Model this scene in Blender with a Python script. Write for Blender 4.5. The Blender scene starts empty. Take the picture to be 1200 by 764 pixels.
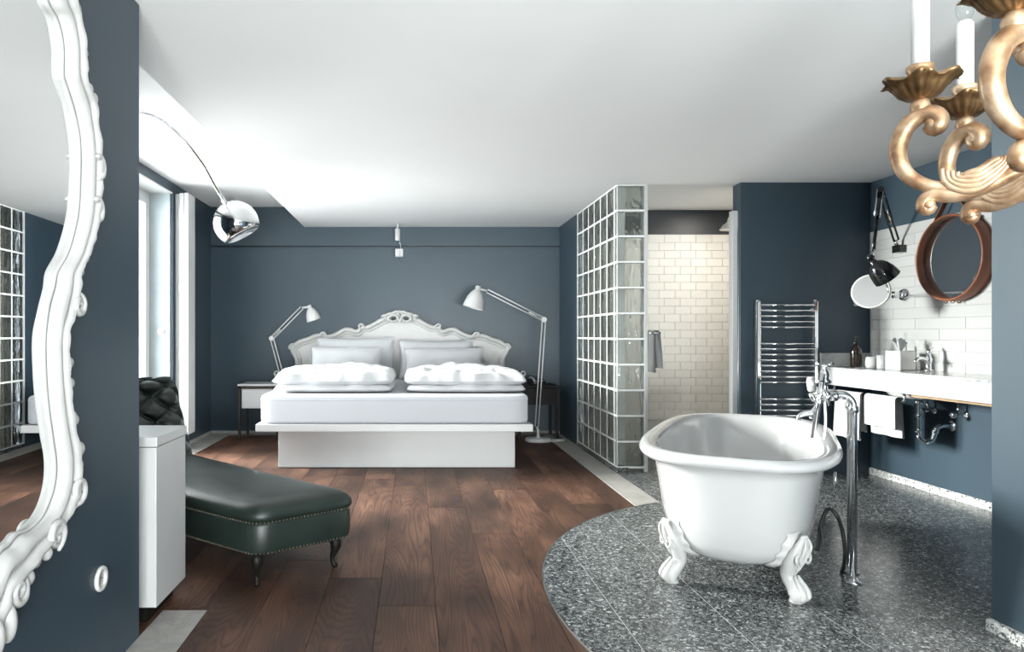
import bpy, bmesh, math, random
from mathutils import Vector, Matrix, noise
random.seed(7)
PI = math.pi
sc = bpy.context.scene
col = sc.collection

# ------------------------------------------------------------------ camera
H = 1.10; F = 800.0; VX, VY = 485.0, 392.0
cam_d = bpy.data.cameras.new('camera'); cam = bpy.data.objects.new('camera', cam_d); col.objects.link(cam)
cam.location = (0, 0, H); cam.rotation_euler = (PI/2, 0, 0)
cam_d.sensor_width = 36; cam_d.lens = 36*F/1200
cam_d.shift_x = (600-VX)/1200; cam_d.shift_y = (VY-382)/1200
cam_d.clip_start = 0.05
sc.camera = cam
def P(px, py, d): return Vector(((px-VX)/F*d, d, H-(py-VY)/F*d))

# ------------------------------------------------------------------ world, lights, exposure
w = bpy.data.worlds.new('sky'); sc.world = w; w.use_nodes = True
w.node_tree.nodes['Background'].inputs[0].default_value = (0.82, 0.90, 1.0, 1)
w.node_tree.nodes['Background'].inputs[1].default_value = 2.5
def area(name, loc, rot, sx, sy, power, colr=(1, 1, 1)):
    l = bpy.data.lights.new(name, 'AREA'); l.shape = 'RECTANGLE'; l.size = sx; l.size_y = sy
    l.energy = power; l.color = colr
    o = bpy.data.objects.new(name, l); col.objects.link(o); o.location = loc; o.rotation_euler = rot
    return o
lw = area('daylight_window_left', (-2.95, 5.0, 1.30), (0, -PI/2, 0), 2.4, 3.0, 190, (0.97, 0.985, 1.0)); lw.data.spread = math.radians(160)
bs_ = area('bright_sky_beyond_left_window', (-6.6, 6.4, 2.7), (0, 0, 0), 2.0, 2.2, 3900, (1.0, 0.985, 0.96))
bs_.rotation_euler = (Vector((2.2, 4.0, 0.7))-Vector((-6.6, 6.4, 2.7))).to_track_quat('-Z', 'Y').to_euler()
bn_ = area('added_lamp_beyond_left_window', (-6.6, 3.1, 2.3), (0, 0, 0), 0.7, 0.7, 160, (0.99, 0.99, 1.0))  # added distant lamp for side shadows on the back wall; no facade stands there
bn_.rotation_euler = (Vector((0.6, 7.5, 1.0))-Vector((-6.6, 3.1, 2.3))).to_track_quat('-Z', 'Y').to_euler()
area('ceiling_fill_rear', (0.6, -3.15, 0.35), (PI/2+0.85, 0, 0), 3.0, 1.3, 1300, (0.98, 0.99, 1.0))  # added upward fill to brighten the ceiling; no terrace stands there
area('daylight_window_rear', (0.6, -2.75, 1.25), (PI/2, 0, 0), 2.8, 1.9, 10, (0.97, 0.985, 1.0))
vs = sc.view_settings
vs.view_transform = 'Standard'; vs.look = 'None'; vs.gamma = 1; vs.use_curve_mapping = False
vs.exposure = 0.10
sc.cycles.use_denoising = True
sc.cycles.max_bounces = 10; sc.cycles.diffuse_bounces = 5; sc.cycles.glossy_bounces = 5
sc.cycles.transmission_bounces = 10; sc.cycles.transparent_max_bounces = 12
sc.cycles.caustics_reflective = False; sc.cycles.caustics_refractive = False
sc.cycles.sample_clamp_indirect = 6

# ------------------------------------------------------------------ mesh builder
class MB:
    def __init__(s): s.v = []; s.f = []; s.sm = []
    def add(s, vs, fs, smooth=False):
        b = len(s.v); s.v += [Vector(v) for v in vs]
        s.f += [tuple(i+b for i in f) for f in fs]; s.sm += [smooth]*len(fs); return s
    def box(s, x0, x1, y0, y1, z0, z1):
        return s.add([(x0,y0,z0),(x1,y0,z0),(x1,y1,z0),(x0,y1,z0),(x0,y0,z1),(x1,y0,z1),(x1,y1,z1),(x0,y1,z1)],
              [(0,3,2,1),(4,5,6,7),(0,1,5,4),(1,2,6,5),(2,3,7,6),(3,0,4,7)])
    def cbox(s, x0, x1, y0, y1, z0, z1, c=0.004):            # chamfered box (all edges)
        bm = bmesh.new(); bmesh.ops.create_cube(bm, size=1)
        for v in bm.verts: v.co = Vector(((x0+x1)/2+v.co.x*(x1-x0), (y0+y1)/2+v.co.y*(y1-y0), (z0+z1)/2+v.co.z*(z1-z0)))
        bmesh.ops.bevel(bm, geom=bm.edges[:], offset=c, segments=2, profile=0.6, affect='EDGES')
        bm.verts.index_update()
        s.add([v.co.copy() for v in bm.verts], [tuple(v.index for v in f.verts) for f in bm.faces]); bm.free(); return s
    def rings(s, rings, smooth=True, cap=(True, True), closed=True, loop=False):
        n = len(rings[0]); vs = [v for r in rings for v in r]; fs = []
        m = len(rings)
        for i in range(m if loop else m-1):
            j = (i+1) % m
            for k in range(n if closed else n-1):
                l = (k+1) % n
                fs.append((i*n+k, i*n+l, j*n+l, j*n+k))
        s.add(vs, fs, smooth)
        b = len(s.v)-len(vs)
        if not loop and closed:
            if cap[0]: s.f.append(tuple(b+k for k in reversed(range(n)))); s.sm.append(False)
            if cap[1]: s.f.append(tuple(b+(m-1)*n+k for k in range(n))); s.sm.append(False)
        return s
    def lathe(s, prof, n=24, c=(0,0,0), axis=(0,0,1), smooth=True, cap=(True, True)):
        ax = Vector(axis).normalized(); q = Vector((0,0,1)).rotation_difference(ax); c = Vector(c)
        return s.rings([[c + q @ Vector((r*math.cos(2*PI*k/n), r*math.sin(2*PI*k/n), z)) for k in range(n)] for r, z in prof], smooth, cap)
    def cyl(s, a, b, r, n=16, r2=None):
        a = Vector(a); b = Vector(b); L = (b-a).length
        return s.lathe([(r, 0), (r if r2 is None else r2, L)], n, a, b-a)
    def tube(s, pts, r, n=10, up=(0,0,1), flat=1.0, cap=(True, True)):  # r: number or list; flat: width ratio along the side vector
        pts = [Vector(p) for p in pts]; m = len(pts)
        rs = r if isinstance(r, (list, tuple)) else [r]*m
        rr = []; prev = None
        for i, p in enumerate(pts):
            t = (pts[min(i+1, m-1)]-pts[max(i-1, 0)]).normalized()
            if prev is None:
                u = Vector(up); u = u - t*u.dot(t)
                if u.length < 1e-4: u = Vector((1,0,0)) - t*t.x
                u.normalize()
            else:
                u = prev - t*prev.dot(t); u.normalize()
            prev = u; sd = t.cross(u)
            rr.append([p + u*rs[i]*math.cos(2*PI*k/n) + sd*rs[i]*flat*math.sin(2*PI*k/n) for k in range(n)])
        return s.rings(rr, True, cap)
    def sphere(s, c, r, nu=16, nv=10, sc=(1,1,1)):
        c = Vector(c); prof = [(max(1e-4, math.sin(PI*i/nv))*1.0, -math.cos(PI*i/nv)) for i in range(nv+1)]
        return s.rings([[c+Vector((a*r*sc[0]*math.cos(2*PI*k/nu), a*r*sc[1]*math.sin(2*PI*k/nu), z*r*sc[2])) for k in range(nu)] for a, z in prof], True, (False, False))
    def prism(s, poly, z0, z1, m=None):                        # poly of (x, y), extruded along z; m maps local vector
        m = m or (lambda v: v); n = len(poly)
        vs = [m(Vector((x, y, z0))) for x, y in poly] + [m(Vector((x, y, z1))) for x, y in poly]
        return s.add(vs, [tuple(reversed(range(n))), tuple(range(n, 2*n))] + [(k, (k+1)%n, n+(k+1)%n, n+k) for k in range(n)])
    def grid(s, fn, nu, nv, smooth=True):
        vs = [fn(i/(nu-1), j/(nv-1)) for j in range(nv) for i in range(nu)]
        return s.add(vs, [(j*nu+i, j*nu+i+1, (j+1)*nu+i+1, (j+1)*nu+i) for j in range(nv-1) for i in range(nu-1)], smooth)
    def move(s, fn): s.v = [fn(v) for v in s.v]; return s

def wmat(o):
    m = Matrix.LocRotScale(o.location, o.rotation_euler, o.scale)
    return wmat(o.parent) @ m if o.parent else m
def obj(name, mb, m, parent=None, world=False, origin=None, sub=0, recalc=True):
    me = bpy.data.meshes.new(name)
    vs = mb.v
    if parent is not None and world:
        inv = wmat(parent).inverted(); vs = [inv @ v for v in vs]
    if origin is not None: origin = Vector(origin); vs = [v-origin for v in vs]
    me.from_pydata([tuple(v) for v in vs], [], mb.f)
    me.polygons.foreach_set('use_smooth', mb.sm)
    if recalc:
        bm = bmesh.new(); bm.from_mesh(me); bmesh.ops.recalc_face_normals(bm, faces=bm.faces[:]); bm.to_mesh(me); bm.free()
    me.materials.append(m)
    o = bpy.data.objects.new(name, me); col.objects.link(o)
    if origin is not None: o.location = origin
    if parent is not None: o.parent = parent
    if sub:
        md = o.modifiers.new('smooth', 'SUBSURF'); md.levels = sub; md.render_levels = sub
    return o
def tag(o, label, cat, group=None):
    o['label'] = label; o['category'] = cat
    if group: o['group'] = group
    return o
def thing(name, label, cat, loc=(0,0,0), rz=0, group=None):
    o = bpy.data.objects.new(name, None); col.objects.link(o); o.location = loc; o.rotation_euler = (0,0,rz)
    o.empty_display_size = 0.05
    return tag(o, label, cat, group)
def struct(name, mb, m, parent=None, label=None):
    o = obj(name, mb, m, parent)
    if parent is None:
        o['kind'] = 'structure'
        if label: o['label'] = label
    return o
def copy_tree(o, parent=None):
    c = o.copy(); col.objects.link(c); c.parent = parent
    for ch in list(o.children): copy_tree(ch, c)
    return c

# ------------------------------------------------------------------ materials
def nm(name):
    m = bpy.data.materials.new(name); m.use_nodes = True; nt = m.node_tree
    return m, nt, nt.nodes['Principled BSDF'], nt.nodes, nt.links
def N(nt, t, **kw):
    n = nt.nodes.new(t)
    for k, v in kw.items(): setattr(n, k, v)
    return n
def coords(nt, scale=(1,1,1), kind='Object', rand=False):
    tc = N(nt, 'ShaderNodeTexCoord'); mp = N(nt, 'ShaderNodeMapping'); mp.inputs['Scale'].default_value = scale
    nt.links.new(tc.outputs[kind], mp.inputs['Vector'])
    if rand:
        oi = N(nt, 'ShaderNodeObjectInfo'); mu = N(nt, 'ShaderNodeMath', operation='MULTIPLY'); mu.inputs[1].default_value = 37.0
        nt.links.new(oi.outputs['Random'], mu.inputs[0]); nt.links.new(mu.outputs[0], mp.inputs['Location'])
    return mp.outputs['Vector']
def ramp(nt, fac, stops):
    r = N(nt, 'ShaderNodeValToRGB'); e = r.color_ramp.elements
    while len(e) < len(stops): e.new(0.5)
    for el, (p, c) in zip(e, stops): el.position = p; el.color = (*c, 1) if len(c) == 3 else c
    nt.links.new(fac, r.inputs[0]); return r.outputs[0]
def bump(nt, h, bsdf, strength=0.2, dist=0.01):
    b = N(nt, 'ShaderNodeBump'); b.inputs['Strength'].default_value = strength; b.inputs['Distance'].default_value = dist
    nt.links.new(h, b.inputs['Height']); nt.links.new(b.outputs[0], bsdf.inputs['Normal']); return b
def simple(name, c, rough=0.5, metal=0.0, nscale=0, var=0.06, bstr=0, bdist=0.004, coat=0, spec=0.5, sheen=0):
    m, nt, b, nodes, L = nm(name)
    b.inputs['Base Color'].default_value = (*c, 1); b.inputs['Roughness'].default_value = rough; b.inputs['Metallic'].default_value = metal
    b.inputs['Coat Weight'].default_value = coat; b.inputs['Specular IOR Level'].default_value = spec
    b.inputs['Sheen Weight'].default_value = sheen
    if nscale:
        nz = N(nt, 'ShaderNodeTexNoise'); nz.inputs['Scale'].default_value = nscale; nz.inputs['Detail'].default_value = 4
        L.new(coords(nt), nz.inputs['Vector'])
        if var:
            L.new(ramp(nt, nz.outputs[0], [(0.3, tuple(x*(1-var) for x in c)), (0.7, tuple(min(1, x*(1+var)) for x in c))]), b.inputs['Base Color'])
        if bstr: bump(nt, nz.outputs[0], b, bstr, bdist)
    return m
M = {}
BLUE = (0.033, 0.056, 0.076)
M['blue'] = simple('blue_grey_wall_paint', BLUE, 0.42, nscale=3, var=0.05, bstr=0.0)
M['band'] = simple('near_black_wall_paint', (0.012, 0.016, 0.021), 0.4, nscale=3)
M['ceil'] = simple('white_ceiling_paint', (0.90, 0.90, 0.895), 0.8, nscale=2, var=0.01)
M['white'] = simple('white_lacquer', (0.55, 0.55, 0.55), 0.35, nscale=6, var=0.02)
M['frame_white'] = simple('white_gloss_paint_on_carving', (0.52, 0.515, 0.505), 0.4, nscale=22, var=0.03, bstr=0.06)
M['carved'] = simple('white_gloss_paint_on_mirror_frame', (0.50, 0.495, 0.485), 0.38, nscale=22, var=0.04, bstr=0.1)
M['linen'] = simple('white_bed_linen', (0.52, 0.525, 0.54), 0.9, nscale=7, var=0.015, bstr=0.5, bdist=0.012, sheen=0.3)
M['sheet'] = simple('white_fitted_sheet', (0.50, 0.51, 0.545), 0.85, nscale=4, var=0.015, bstr=0.1, sheen=0.2)
M['towel'] = simple('white_terry_towel', (0.52, 0.52, 0.52), 0.95, nscale=300, var=0.03, bstr=0.6, bdist=0.004, sheen=0.5)
M['chrome'] = simple('polished_chrome', (0.80, 0.81, 0.82), 0.05, 1.0, nscale=3, var=0.01)
M['steel'] = simple('brushed_steel_edge', (0.62, 0.62, 0.60), 0.3, 1.0, nscale=40)
M['mirror'] = simple('mirror_silvering', (0.93, 0.94, 0.94), 0.0, 1.0, nscale=1, var=0.005)
M['enamel'] = simple('white_tub_enamel', (0.53, 0.53, 0.53), 0.1, nscale=3, var=0.01, coat=0.5)
M['castwhite'] = simple('white_painted_cast_iron', (0.54, 0.535, 0.525), 0.38, nscale=30, var=0.04, bstr=0.12)
M['ceramic'] = simple('white_ceramic', (0.52, 0.52, 0.515), 0.12, nscale=5, var=0.01)
M['black'] = simple('black_enamel', (0.008, 0.008, 0.009), 0.12, nscale=5, coat=0.3)
M['dark'] = simple('dark_bronze_metal', (0.035, 0.028, 0.024), 0.45, 0.6, nscale=20)
M['darkwood'] = simple('black_stained_wood', (0.008, 0.007, 0.006), 0.5, nscale=25, var=0.3, spec=0.2)
M['rubber'] = simple('black_rubber', (0.010, 0.010, 0.010), 0.5, nscale=30)
M['plastic'] = simple('white_plastic', (0.68, 0.675, 0.65), 0.3, nscale=8, var=0.02)
M['greyplastic'] = simple('grey_plastic', (0.22, 0.22, 0.23), 0.4, nscale=8)
M['candle'] = simple('ivory_candle_sleeve', (0.88, 0.87, 0.84), 0.45, nscale=14, var=0.02)
M['silver'] = simple('satin_silver_metal', (0.62, 0.62, 0.61), 0.32, 0.9, nscale=8)
M['mortar'] = simple('white_block_mortar', (0.80, 0.81, 0.80), 0.7, nscale=60, var=0.04)
M['grout'] = simple('pale_floor_grout', (0.66, 0.68, 0.68), 0.8, nscale=60, var=0.1)
M['tilegrout'] = simple('grey_tile_grout', (0.48, 0.47, 0.45), 0.85, nscale=60, var=0.06)
M['whitegrout'] = simple('light_tile_grout', (0.36, 0.36, 0.355), 0.85, nscale=60, var=0.06)
M['subfloor'] = simple('dark_subfloor', (0.008, 0.006, 0.005), 0.9, nscale=9)
M['batten'] = simple('raw_wood_batten', (0.42, 0.29, 0.17), 0.6, nscale=15, var=0.2)
M['nail'] = simple('aged_brass_nailhead', (0.24, 0.20, 0.15), 0.35, 0.9, nscale=20)
M['amber'] = simple('dark_brown_bottle_glass', (0.012, 0.006, 0.004), 0.06, nscale=4, coat=0.5)
M['pump'] = simple('black_pump_plastic', (0.012, 0.012, 0.012), 0.3, nscale=10)

def tile_mat(name, c1, c2, rough):
    m, nt, b, nodes, L = nm(name)
    oi = N(nt, 'ShaderNodeObjectInfo')
    L.new(ramp(nt, oi.outputs['Random'], [(0.0, c1), (1.0, c2)]), b.inputs['Base Color'])
    nz = N(nt, 'ShaderNodeTexNoise'); nz.inputs['Scale'].default_value = 9; L.new(coords(nt, rand=True), nz.inputs['Vector'])
    bump(nt, nz.outputs[0], b, 0.08, 0.01); b.inputs['Roughness'].default_value = rough
    return m
M['tile'] = tile_mat('cream_glazed_tile', (0.66, 0.645, 0.605), (0.70, 0.685, 0.645), 0.14)
M['wtile'] = tile_mat('white_glazed_tile', (0.43, 0.43, 0.425), (0.47, 0.47, 0.465), 0.18)

def wood():
    m, nt, b, nodes, L = nm('smoked_oak_plank')
    v = coords(nt, (7.0, 0.55, 7.0), rand=True)
    nz = N(nt, 'ShaderNodeTexNoise'); nz.inputs['Scale'].default_value = 0.9; nz.inputs['Detail'].default_value = 1.5; nz.inputs['Distortion'].default_value = 0.3
    L.new(v, nz.inputs['Vector'])
    mu = N(nt, 'ShaderNodeMath', operation='MULTIPLY'); mu.inputs[1].default_value = 34; L.new(nz.outputs[0], mu.inputs[0])
    fr = N(nt, 'ShaderNodeMath', operation='PINGPONG'); fr.inputs[1].default_value = 0.5; L.new(mu.outputs[0], fr.inputs[0])
    fine = N(nt, 'ShaderNodeTexNoise'); fine.inputs['Scale'].default_value = 1.0; fine.inputs['Detail'].default_value = 6
    L.new(coords(nt, (140, 5, 140), rand=True), fine.inputs['Vector'])
    blot = N(nt, 'ShaderNodeTexNoise'); blot.inputs['Scale'].default_value = 1.0; blot.inputs['Detail'].default_value = 2
    L.new(coords(nt, (5, 1.6, 5), rand=True), blot.inputs['Vector'])
    grain = ramp(nt, fr.outputs[0], [(0.0, (0.52, 0.50, 0.49)), (0.18, (0.92, 0.92, 0.92)), (0.5, (1.08, 1.06, 1.05))])
    fi = ramp(nt, fine.outputs[0], [(0.35, (0.62, 0.60, 0.58)), (0.62, (1.1, 1.1, 1.1))])
    base = ramp(nt, blot.outputs[0], [(0.25, (0.034, 0.017, 0.011)), (0.5, (0.082, 0.041, 0.027)), (0.78, (0.165, 0.088, 0.058))])
    oi = N(nt, 'ShaderNodeObjectInfo'); tone = ramp(nt, oi.outputs['Random'], [(0.0, (0.62, 0.60, 0.60)), (0.5, (1.0, 0.97, 0.95)), (1.0, (1.35, 1.30, 1.25))])
    def mul(a, c, f=1.0):
        x = N(nt, 'ShaderNodeMix', data_type='RGBA', blend_type='MULTIPLY'); x.inputs[0].default_value = f
        L.new(a, x.inputs[6]); L.new(c, x.inputs[7]); return x.outputs[2]
    c = mul(mul(mul(base, grain), fi, 0.8), tone)
    L.new(c, b.inputs['Base Color'])
    b.inputs['Roughness'].default_value = 0.40
    rr = N(nt, 'ShaderNodeMapRange'); rr.inputs[3].default_value = 0.44; rr.inputs[4].default_value = 0.62; b.inputs['Specular IOR Level'].default_value = 0.32
    L.new(fine.outputs[0], rr.inputs[0]); L.new(rr.outputs[0], b.inputs['Roughness'])
    ad = N(nt, 'ShaderNodeMath', operation='ADD'); L.new(fr.outputs[0], ad.inputs[0]); L.new(fine.outputs[0], ad.inputs[1])
    bump(nt, ad.outputs[0], b, 0.18, 0.004)
    return m
M['wood'] = wood()

def terrazzo(name, stops, scale=70, rough=0.2, stops2=None):
    m, nt, b, nodes, L = nm(name)
    v = coords(nt, rand=True)
    wn = N(nt, 'ShaderNodeTexNoise'); wn.inputs['Scale'].default_value = scale*0.6; L.new(v, wn.inputs['Vector'])
    mx = N(nt, 'ShaderNodeMix', data_type='RGBA'); mx.inputs[0].default_value = 0.02; L.new(v, mx.inputs[6]); L.new(wn.outputs[1], mx.inputs[7])
    a = N(nt, 'ShaderNodeTexVoronoi'); a.inputs['Scale'].default_value = scale; L.new(mx.outputs[2], a.inputs['Vector'])
    sp = N(nt, 'ShaderNodeSeparateColor'); L.new(a.outputs['Color'], sp.inputs[0])
    c1 = ramp(nt, sp.outputs[0], stops)
    bb = N(nt, 'ShaderNodeTexVoronoi'); bb.inputs['Scale'].default_value = scale*2.3; L.new(mx.outputs[2], bb.inputs['Vector'])
    sp2 = N(nt, 'ShaderNodeSeparateColor'); L.new(bb.outputs['Color'], sp2.inputs[0])
    c2 = ramp(nt, sp2.outputs[1], stops2 or stops)
    ms = ramp(nt, sp.outputs[2], [(0.45, (0,0,0)), (0.5, (1,1,1))])
    mm = N(nt, 'ShaderNodeMix', data_type='RGBA'); L.new(ms, mm.inputs[0]); L.new(c1, mm.inputs[6]); L.new(c2, mm.inputs[7])
    L.new(mm.outputs[2], b.inputs['Base Color']); b.inputs['Roughness'].default_value = rough; b.inputs['Specular IOR Level'].default_value = 0.38
    return m
M['terrazzo'] = terrazzo('grey_terrazzo', [(0.0, (0.006, 0.007, 0.008)), (0.25, (0.030, 0.033, 0.035)), (0.5, (0.085, 0.092, 0.094)), (0.80, (0.17, 0.18, 0.18)), (1.0, (0.46, 0.47, 0.47))], 92, 0.22)
M['terrazzo_light'] = terrazzo('pale_terrazzo', [(0.0, (0.02, 0.02, 0.022)), (0.2, (0.14, 0.15, 0.15)), (0.32, (0.55, 0.55, 0.53)), (1.0, (0.78, 0.78, 0.76))], 85, 0.3)

def stone(name, c1, c2, vein, scale, rough):
    m, nt, b, nodes, L = nm(name)
    v = coords(nt, rand=False)
    nz = N(nt, 'ShaderNodeTexNoise'); nz.inputs['Scale'].default_value = scale; nz.inputs['Detail'].default_value = 7; nz.inputs['Distortion'].default_value = 1.2
    L.new(v, nz.inputs['Vector'])
    base = ramp(nt, nz.outputs[0], [(0.3, c1), (0.7, c2)])
    n2 = N(nt, 'ShaderNodeTexNoise'); n2.inputs['Scale'].default_value = scale*0.7; n2.inputs['Detail'].default_value = 5; n2.inputs['Distortion'].default_value = 2.0
    L.new(v, n2.inputs['Vector'])
    vm = ramp(nt, n2.outputs[0], [(0.47, (0,0,0)), (0.5, (1,1,1)), (0.53, (0,0,0))])
    mm = N(nt, 'ShaderNodeMix', data_type='RGBA'); L.new(vm, mm.inputs[0]); L.new(base, mm.inputs[6]); mm.inputs[7].default_value = (*vein, 1)
    L.new(mm.outputs[2], b.inputs['Base Color']); b.inputs['Roughness'].default_value = rough
    return m
M['border'] = stone('grey_limestone_border', (0.30, 0.29, 0.27), (0.40, 0.385, 0.36), (0.30, 0.29, 0.27), 9, 0.5)
M['marble'] = stone('white_marble', (0.46, 0.46, 0.46), (0.53, 0.53, 0.53), (0.32, 0.33, 0.34), 7, 0.15)

def leather(name, c, rough=0.3, scale=160):
    m, nt, b, nodes, L = nm(name)
    v = coords(nt); a = N(nt, 'ShaderNodeTexVoronoi'); a.inputs['Scale'].default_value = scale; L.new(v, a.inputs['Vector'])
    nz = N(nt, 'ShaderNodeTexNoise'); nz.inputs['Scale'].default_value = 5; L.new(v, nz.inputs['Vector'])
    L.new(ramp(nt, nz.outputs[0], [(0.3, tuple(x*0.75 for x in c)), (0.7, tuple(x*1.25 for x in c))]), b.inputs['Base Color'])
    rr = N(nt, 'ShaderNodeMapRange'); rr.inputs[3].default_value = rough-0.06; rr.inputs[4].default_value = rough+0.1
    L.new(nz.outputs[0], rr.inputs[0]); L.new(rr.outputs[0], b.inputs['Roughness'])
    bump(nt, a.outputs['Distance'], b, 0.12, 0.002)
    return m
M['green'] = leather('bottle_green_leather', (0.011, 0.0195, 0.0165), 0.40)
M['tan'] = leather('tan_saddle_leather', (0.20, 0.066, 0.030), 0.42, 120)

def gold():
    m, nt, b, nodes, L = nm('aged_gilt_wood')
    v = coords(nt); nz = N(nt, 'ShaderNodeTexNoise'); nz.inputs['Scale'].default_value = 28; nz.inputs['Detail'].default_value = 6; L.new(v, nz.inputs['Vector'])
    L.new(ramp(nt, nz.outputs[0], [(0.28, (0.20, 0.10, 0.055)), (0.45, (0.45, 0.28, 0.16)), (0.7, (0.70, 0.52, 0.36))]), b.inputs['Base Color'])
    b.inputs['Metallic'].default_value = 0.65; b.inputs['Roughness'].default_value = 0.38
    bump(nt, nz.outputs[0], b, 0.15, 0.003); return m
M['gold'] = gold()
M['bronze'] = simple('dark_gilt_bronze', (0.20, 0.12, 0.055), 0.36, 0.75, nscale=35, var=0.45, bstr=0.15)

def glassblock():
    m, nt, b, nodes, L = nm('wavy_block_glass')
    out = nodes['Material Output']; nodes.remove(b)
    v = coords(nt, (14, 14, 5), rand=True)
    nz = N(nt, 'ShaderNodeTexNoise'); nz.inputs['Scale'].default_value = 1.0; nz.inputs['Detail'].default_value = 1; nz.inputs['Distortion'].default_value = 1.5; L.new(v, nz.inputs['Vector'])
    bp = N(nt, 'ShaderNodeBump'); bp.inputs['Strength'].default_value = 0.9; bp.inputs['Distance'].default_value = 0.03; L.new(nz.outputs[0], bp.inputs['Height'])
    g = N(nt, 'ShaderNodeBsdfGlass'); g.inputs['IOR'].default_value = 1.3; g.inputs['Roughness'].default_value = 0.03; g.inputs['Color'].default_value = (0.97, 0.99, 0.98, 1); L.new(bp.outputs[0], g.inputs['Normal'])
    t = N(nt, 'ShaderNodeBsdfTransparent'); t.inputs[0].default_value = (0.96, 0.985, 0.975, 1)
    mx = N(nt, 'ShaderNodeMixShader'); mx.inputs[0].default_value = 0.32; L.new(g.outputs[0], mx.inputs[1]); L.new(t.outputs[0], mx.inputs[2])
    tl_ = N(nt, 'ShaderNodeBsdfTranslucent'); tl_.inputs[0].default_value = (0.86, 0.93, 0.90, 1); L.new(bp.outputs[0], tl_.inputs['Normal'])
    m2 = N(nt, 'ShaderNodeMixShader'); m2.inputs[0].default_value = 0.10; L.new(mx.outputs[0], m2.inputs[1]); L.new(tl_.outputs[0], m2.inputs[2])
    L.new(m2.outputs[0], out.inputs[0]); return m
M['glassblock'] = glassblock()
def pane_glass(name, tint=(0.97, 0.99, 0.98), gl=0.08):
    m, nt, b, nodes, L = nm(name); out = nodes['Material Output']; nodes.remove(b)
    t = N(nt, 'ShaderNodeBsdfTransparent'); t.inputs[0].default_value = (*tint, 1)
    g = N(nt, 'ShaderNodeBsdfGlossy'); g.inputs['Roughness'].default_value = 0.02
    fr = N(nt, 'ShaderNodeLayerWeight'); pw2 = N(nt, 'ShaderNodeMath', operation='POWER'); pw2.inputs[1].default_value = 4; L.new(fr.outputs['Facing'], pw2.inputs[0])
    ml = N(nt, 'ShaderNodeMath', operation='MULTIPLY_ADD'); ml.inputs[1].default_value = 0.55; ml.inputs[2].default_value = 0.04; L.new(pw2.outputs[0], ml.inputs[0])
    mx = N(nt, 'ShaderNodeMixShader'); L.new(ml.outputs[0], mx.inputs[0]); L.new(t.outputs[0], mx.inputs[1]); L.new(g.outputs[0], mx.inputs[2])
    L.new(mx.outputs[0], out.inputs[0]); return m
M['pane'] = pane_glass('window_glass')
M['frost'] = simple('frosted_glass', (0.72, 0.73, 0.73), 0.35, nscale=10, var=0.02)
M['frost'].node_tree.nodes['Principled BSDF'].inputs['Transmission Weight'].default_value = 0.4

# ------------------------------------------------------------------ key dimensions
XL, XR, YB = -2.26, 3.60, 7.60         # left wall, right wall, back wall
CZ, CZ2 = 2.298, 2.52                   # ceiling, raised ceiling by the windows
XN, YN = -1.00, 2.484                  # near left wall (mirror) and its end
XP, YP = 2.15, 2.54                    # near right wall and its end
YR = 5.38                              # radiator wall
XA = 1.62                              # wall beside the bed / glass blocks
YS = 6.57                              # tiled shower back wall
YREAR = -2.4

# ------------------------------------------------------------------ floor
fl = struct('floor', MB().box(-2.7, 3.9, YREAR-0.2, YB+0.2, -0.10, -0.014), M['subfloor'])
CX, CY, CR = 2.42, 2.80, 1.86
bx0 = 1.42                             # inner edge of the right stone border
def chamfer_prism(mb, poly, z0, z1, c=0.0012):
    cx = sum(p[0] for p in poly)/len(poly); cy = sum(p[1] for p in poly)/len(poly)
    r = max(math.hypot(p[0]-cx, p[1]-cy) for p in poly); k = 1-c/r*1.4
    n = len(poly)
    a = [Vector((x, y, z0)) for x, y in poly]; b_ = [Vector((x, y, z1-c)) for x, y in poly]
    t = [Vector((cx+(x-cx)*k, cy+(y-cy)*k, z1)) for x, y in poly]
    mb.rings([a, b_, t], False); return mb
def in_circle(x, y, r=CR): return (x-CX)**2+(y-CY)**2 < r*r
pw = 0.2345; x = -2.0 - 0.02
xs = []
k0 = -0.145
i0 = math.floor((-2.02-k0)/pw)
i = i0
while True:
    xa = max(-2.02, k0+i*pw); xb = min(bx0, k0+(i+1)*pw)
    if xa >= bx0-0.005: break
    xs.append((i, xa, xb)); i += 1
for (i, xa, xb) in xs:
    rnd = random.Random(i*13+5)
    if xb - xa < 0.02: continue
    y = {0: 2.77-2.2, 1: 4.35-4.0, 2: 2.0}.get(i, -0.6-rnd.random()*1.6)
    lens = {0: [2.2, 2.2, 2.1, 2.2], 1: [2.0, 2.0, 1.9, 2.2], }.get(i)
    n = 0
    y = max(y, -1.2) if y < -1.2 else y
    while y < YB-0.2:
        ln = lens[n] if lens and n < len(lens) else 1.7+rnd.random()*0.6
        y2 = min(YB-0.14, y+ln)
        corners = [(xa, y), (xb, y), (xb, y2), (xa, y2)]
        mid = ((xa+xb)/2, (y+y2)/2)
        hide = all(in_circle(*c, CR-0.02) for c in corners) or (xb < XN-0.01 and y2 < 2.3)
        if not hide and y2-y > 0.05:
            g = 0.0008
            obj('plank', chamfer_prism(MB(), [(xa+g, y+g), (xb-g, y+g), (xb-g, y2-g), (xa+g, y2-g)], -0.013, -0.0008), M['wood'], fl, origin=(mid[0], mid[1], 0))
        y = y2; n += 1
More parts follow.
